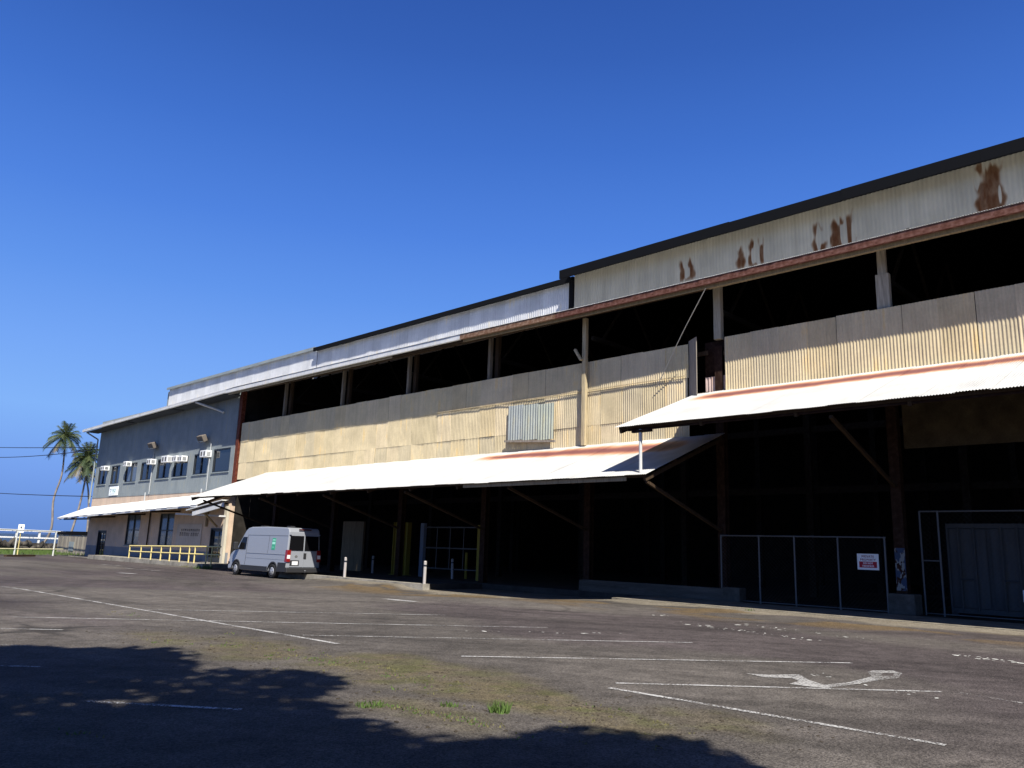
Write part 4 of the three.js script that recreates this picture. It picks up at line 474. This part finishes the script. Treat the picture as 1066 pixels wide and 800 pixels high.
// overhead cables and their pole outside the frame
function cable(a, b, sag, label) { const A = V(...a), B = V(...b), mid = A.clone().lerp(B, 0.5); mid.y -= sag; const g = new THREE.TubeGeometry(new THREE.QuadraticBezierCurve3(A, mid, B), 30, 0.042, 5); return solo('overhead_cable', g, M.cable, label, 'cable', [B.x, B.y, B.z], 'overhead cables left of the office'); }
cable([-140, 13.95, 0.4], [-85.35, 10.35, 0.1], 0.2, 'topmost overhead cable running from the left to the office corner');
cable([-140, 12.55, 0.4], [-85.35, 10.15, 0.1], 0.9, 'middle overhead cable sagging to the office corner');
cable([-140, 7.5, 0.4], [-85.35, 5.45, 0.1], 0.25, 'lowest overhead cable running to the office corner');
{ const t = thing('utility_pole', 'wooden utility pole beyond the left edge carrying the cables', 'utility pole', [-140, GL, 0.4]); part(t, 'pole', bar([-140, GL - 0.3, 0.4], [-140, 14.6, 0.4], 0.17, 12, 0.12), M.greyWood); part(t, 'cross_arm', bx(-140.06, 13.8, -0.9, -139.94, 13.95, 1.7), M.greyWood); part(t, 'insulator', bar([-140, 13.95, 1.4], [-140, 14.15, 1.4], 0.05), M.palePipe); }
// ------------------------------------------------------------------ the shade trees behind the camera
function shadeTree(label, c, R, H, seed, n, trunkX) {
  const r = rng(seed), t = thing('shade_tree', label, 'tree', [trunkX[0], 0, trunkX[1]], 'shade trees behind the viewer');
  part(t, 'trunk', join([bar([trunkX[0], -0.2, trunkX[1]], [mix(trunkX[0], c[0], 0.3), c[1] - H * 1.15, mix(trunkX[1], c[2], 0.3)], 0.34, 12, 0.24), ...Array.from({ length: 7 }, (_, i) => { const a = i * 0.9 + seed, d = R * (0.35 + 0.3 * r()); return bar([mix(trunkX[0], c[0], 0.3), c[1] - H * 1.2, mix(trunkX[1], c[2], 0.3)], [c[0] + Math.cos(a) * d, c[1] - 0.2 + 0.8 * r(), c[2] + Math.sin(a) * d], 0.15, 7, 0.04); })]), M.trunk);
  const clumps = []; while (clumps.length < 46) { const x = r() * 2 - 1, y = r() * 2 - 1, z = r() * 2 - 1, q = x * x + y * y + z * z; if (q > 1 || q < 0.12) continue; clumps.push([c[0] + x * R * 0.86, c[1] + y * H * 0.85, c[2] + z * R * 0.86, R * (0.16 + 0.14 * r())]); }
  const P = [], N = [], UV = [], I = []; let k = 0;
  for (let i = 0; i < n; i++) { const cl = clumps[Math.floor(r() * clumps.length)], th = r() * 6.2832, ph = Math.acos(2 * r() - 1), d = cl[3] * Math.cbrt(r()) * 1.15, x = cl[0] + d * Math.sin(ph) * Math.cos(th), y = cl[1] + d * Math.cos(ph) * 0.75, z = cl[2] + d * Math.sin(ph) * Math.sin(th), s = 0.13 + 0.1 * r(); const e1 = V(r() - 0.5, (r() - 0.5) * 0.7, r() - 0.5).normalize(), e2 = V(r() - 0.5, r() - 0.5, r() - 0.5).cross(e1).normalize(); const q = (a, b) => [x + (e1.x * a + e2.x * b) * s, y + (e1.y * a + e2.y * b) * s, z + (e1.z * a + e2.z * b) * s]; P.push(...q(-1, 0), ...q(0, -0.55), ...q(1, 0), ...q(0, 0.55)); for (let m = 0; m < 4; m++) UV.push(m & 1, m >> 1); I.push(k, k + 1, k + 2, k, k + 2, k + 3); k += 4; }
  const g = new THREE.BufferGeometry(); g.setAttribute('position', new THREE.Float32BufferAttribute(P, 3)); g.setAttribute('uv', new THREE.Float32BufferAttribute(UV, 2)); g.setIndex(I); g.computeVertexNormals(); part(t, 'crown', g, M.leafGreen);
}
shadeTree('broad leafy tree behind and left of the viewpoint', [-2.2, 11, 30.6], 4.3, 2.6, 41, 22000, [-2.6, 31.6]);
shadeTree('broad leafy tree behind and right of the viewpoint', [4.5, 11, 29.7], 4.7, 2.7, 57, 24000, [5.2, 31.8]);
shadeTree('unseen leafy tree added farther behind the viewpoint to cut sky light, left one of two', [-7, 10.5, 39.5], 4.8, 3, 63, 9000, [-7.2, 39.9]);  // rear pair added out of view, to hold back blue sky light
shadeTree('unseen leafy tree added farther behind the viewpoint to cut sky light, right one of two', [3.2, 10.5, 39.5], 4.8, 3, 69, 9000, [3.4, 39.9]);  // added like its neighbour, its crown only blocks part of the sky
// ------------------------------------------------------------------ weeds and crumbs on the paving
{ const r = rng(31), blades = [[], []]; const tuft = (x, z, R, n, h, m) => { for (let i = 0; i < n; i++) { const a = r() * 6.28, d = R * Math.sqrt(r()), X = x + Math.cos(a) * d, Z = z + Math.sin(a) * d, hh = h * (0.4 + 0.6 * r()), w = 0.006 + 0.006 * r(), b = r() * 6.28, lx = (r() - 0.5) * hh, lz = (r() - 0.5) * hh, Y = gy(X, Z); const g = new THREE.BufferGeometry(); g.setAttribute('position', new THREE.Float32BufferAttribute([X - w * Math.cos(b), Y, Z - w * Math.sin(b), X + w * Math.cos(b), Y, Z + w * Math.sin(b), X + lx, Y + hh, Z + lz], 3)); g.computeVertexNormals(); g.setAttribute('uv', new THREE.Float32BufferAttribute([0, 0, 1, 0, 0.5, 1], 2)); blades[m].push(g); } };
  tuft(-6.01, 21.71, 0.1, 150, 0.13, 0); tuft(-7.04, 22.56, 0.16, 110, 0.05, 0); for (let i = 0; i < 12; i++) tuft(-6.0 + 0.12 * i - 0.9, 22.42 + 0.04 * Math.sin(i * 2) - 0.02 * i, 0.12, 18, 0.03, i % 2); tuft(-6.55, 21.9, 0.1, 40, 0.06, 0);
  for (const [x, z, R, n] of [[-13.33, 22.07, 0.35, 120], [-9.81, 21.13, 0.5, 150], [-11.02, 21.17, 0.6, 170], [-7.79, 21.25, 0.3, 90], [-12.33, 21.58, 0.35, 60], [-18.1, 20.91, 0.5, 80], [-7.64, 21.73, 0.12, 50], [-13.76, 20.71, 0.3, 60], [-7.42, 25.22, 0.2, 60], [-9.2, 21.0, 0.6, 150], [-5.06, 22.36, 0.15, 30], [-10.3, 21.3, 0.5, 110], [-5.6, 20.7, 0.2, 40], [-8.6, 21.2, 0.35, 90]]) { for (let k = 0; k < 7; k++) { const a = r() * 6.28, d = R * r() * 1.3; tuft(x + d * 1.4 * Math.cos(a), z + d * 0.6 * Math.sin(a), 0.05 + 0.08 * r(), n * 0.09 * r(), 0.03, k % 2); } }
  tuft(-52.4, 3.3, 0.6, 260, 0.35, 0); tuft(-55.5, 3.0, 0.5, 90, 0.2, 1); tuft(-12.7, 4.0, 0.15, 30, 0.1, 0);
  for (let i = 0; i < 60; i++) { const x = -13 + 9 * r(), z = 20.7 + 1.4 * r(); tuft(x, z, 0.06, 5, 0.025, r() < 0.3 ? 0 : 1); }
  blades.forEach((l, i) => { const m = shade(new THREE.Mesh(join(l), M.grass[i])); m.name = numbered(i ? 'dry_weeds' : 'green_weeds'); m.userData.kind = 'stuff'; scene.add(m); tag(m, i ? 'dry yellowish weeds in the cracked paving' : 'small green weeds in the cracked paving', 'weeds'); });
  const crumbs = [], st = [], ico = new THREE.IcosahedronGeometry(1, 0); for (let i = 0; i < 900; i++) { const near = r() < 0.65, x = near ? -13 + 10 * r() : -30 + 27 * r(), z = near ? 20.2 + 2.6 * r() * r() + 0.5 : 5 + 18 * r(), s = 0.003 + 0.011 * r() * r(), g = ico.clone(); g.scale(s * (1 + r()), s * 0.7, s * (1 + r())); g.rotateY(r() * 6); g.translate(x, gy(x, z) + s * 0.3, z); st.push(g); }
  for (let i = 0; i < 700; i++) { const q = spots[Math.floor(r() * spots.length)], x = q[0] + (r() - 0.5) * 2.2 * q[2], z = q[1] + (r() - 0.5) * 1.1 * q[2], sc = 0.006 + 0.02 * r() * r() * r(), g = ico.clone(); g.scale(sc * (1 + r()), sc * 0.6, sc * (1 + r())); g.rotateY(r() * 6); g.translate(x, gy(x, z) + sc * 0.2, z); crumbs.push(g); }
  { const m = shade(new THREE.Mesh(join(crumbs), std(lc(0.045, 0.036, 0.026), 0.95))); m.name = 'soil_crumbs'; m.userData.kind = 'stuff'; scene.add(m); tag(m, 'dark soil crumbs and dead moss on the dirt strip', 'soil'); }
  const m = shade(new THREE.Mesh(join(st), M.gravel)); m.name = 'gravel'; m.userData.kind = 'stuff'; scene.add(m); tag(m, 'loose gravel crumbs scattered over the old paving', 'gravel'); }

scene.traverse(o => { delete o._at; });
renderer.render(scene, camera);
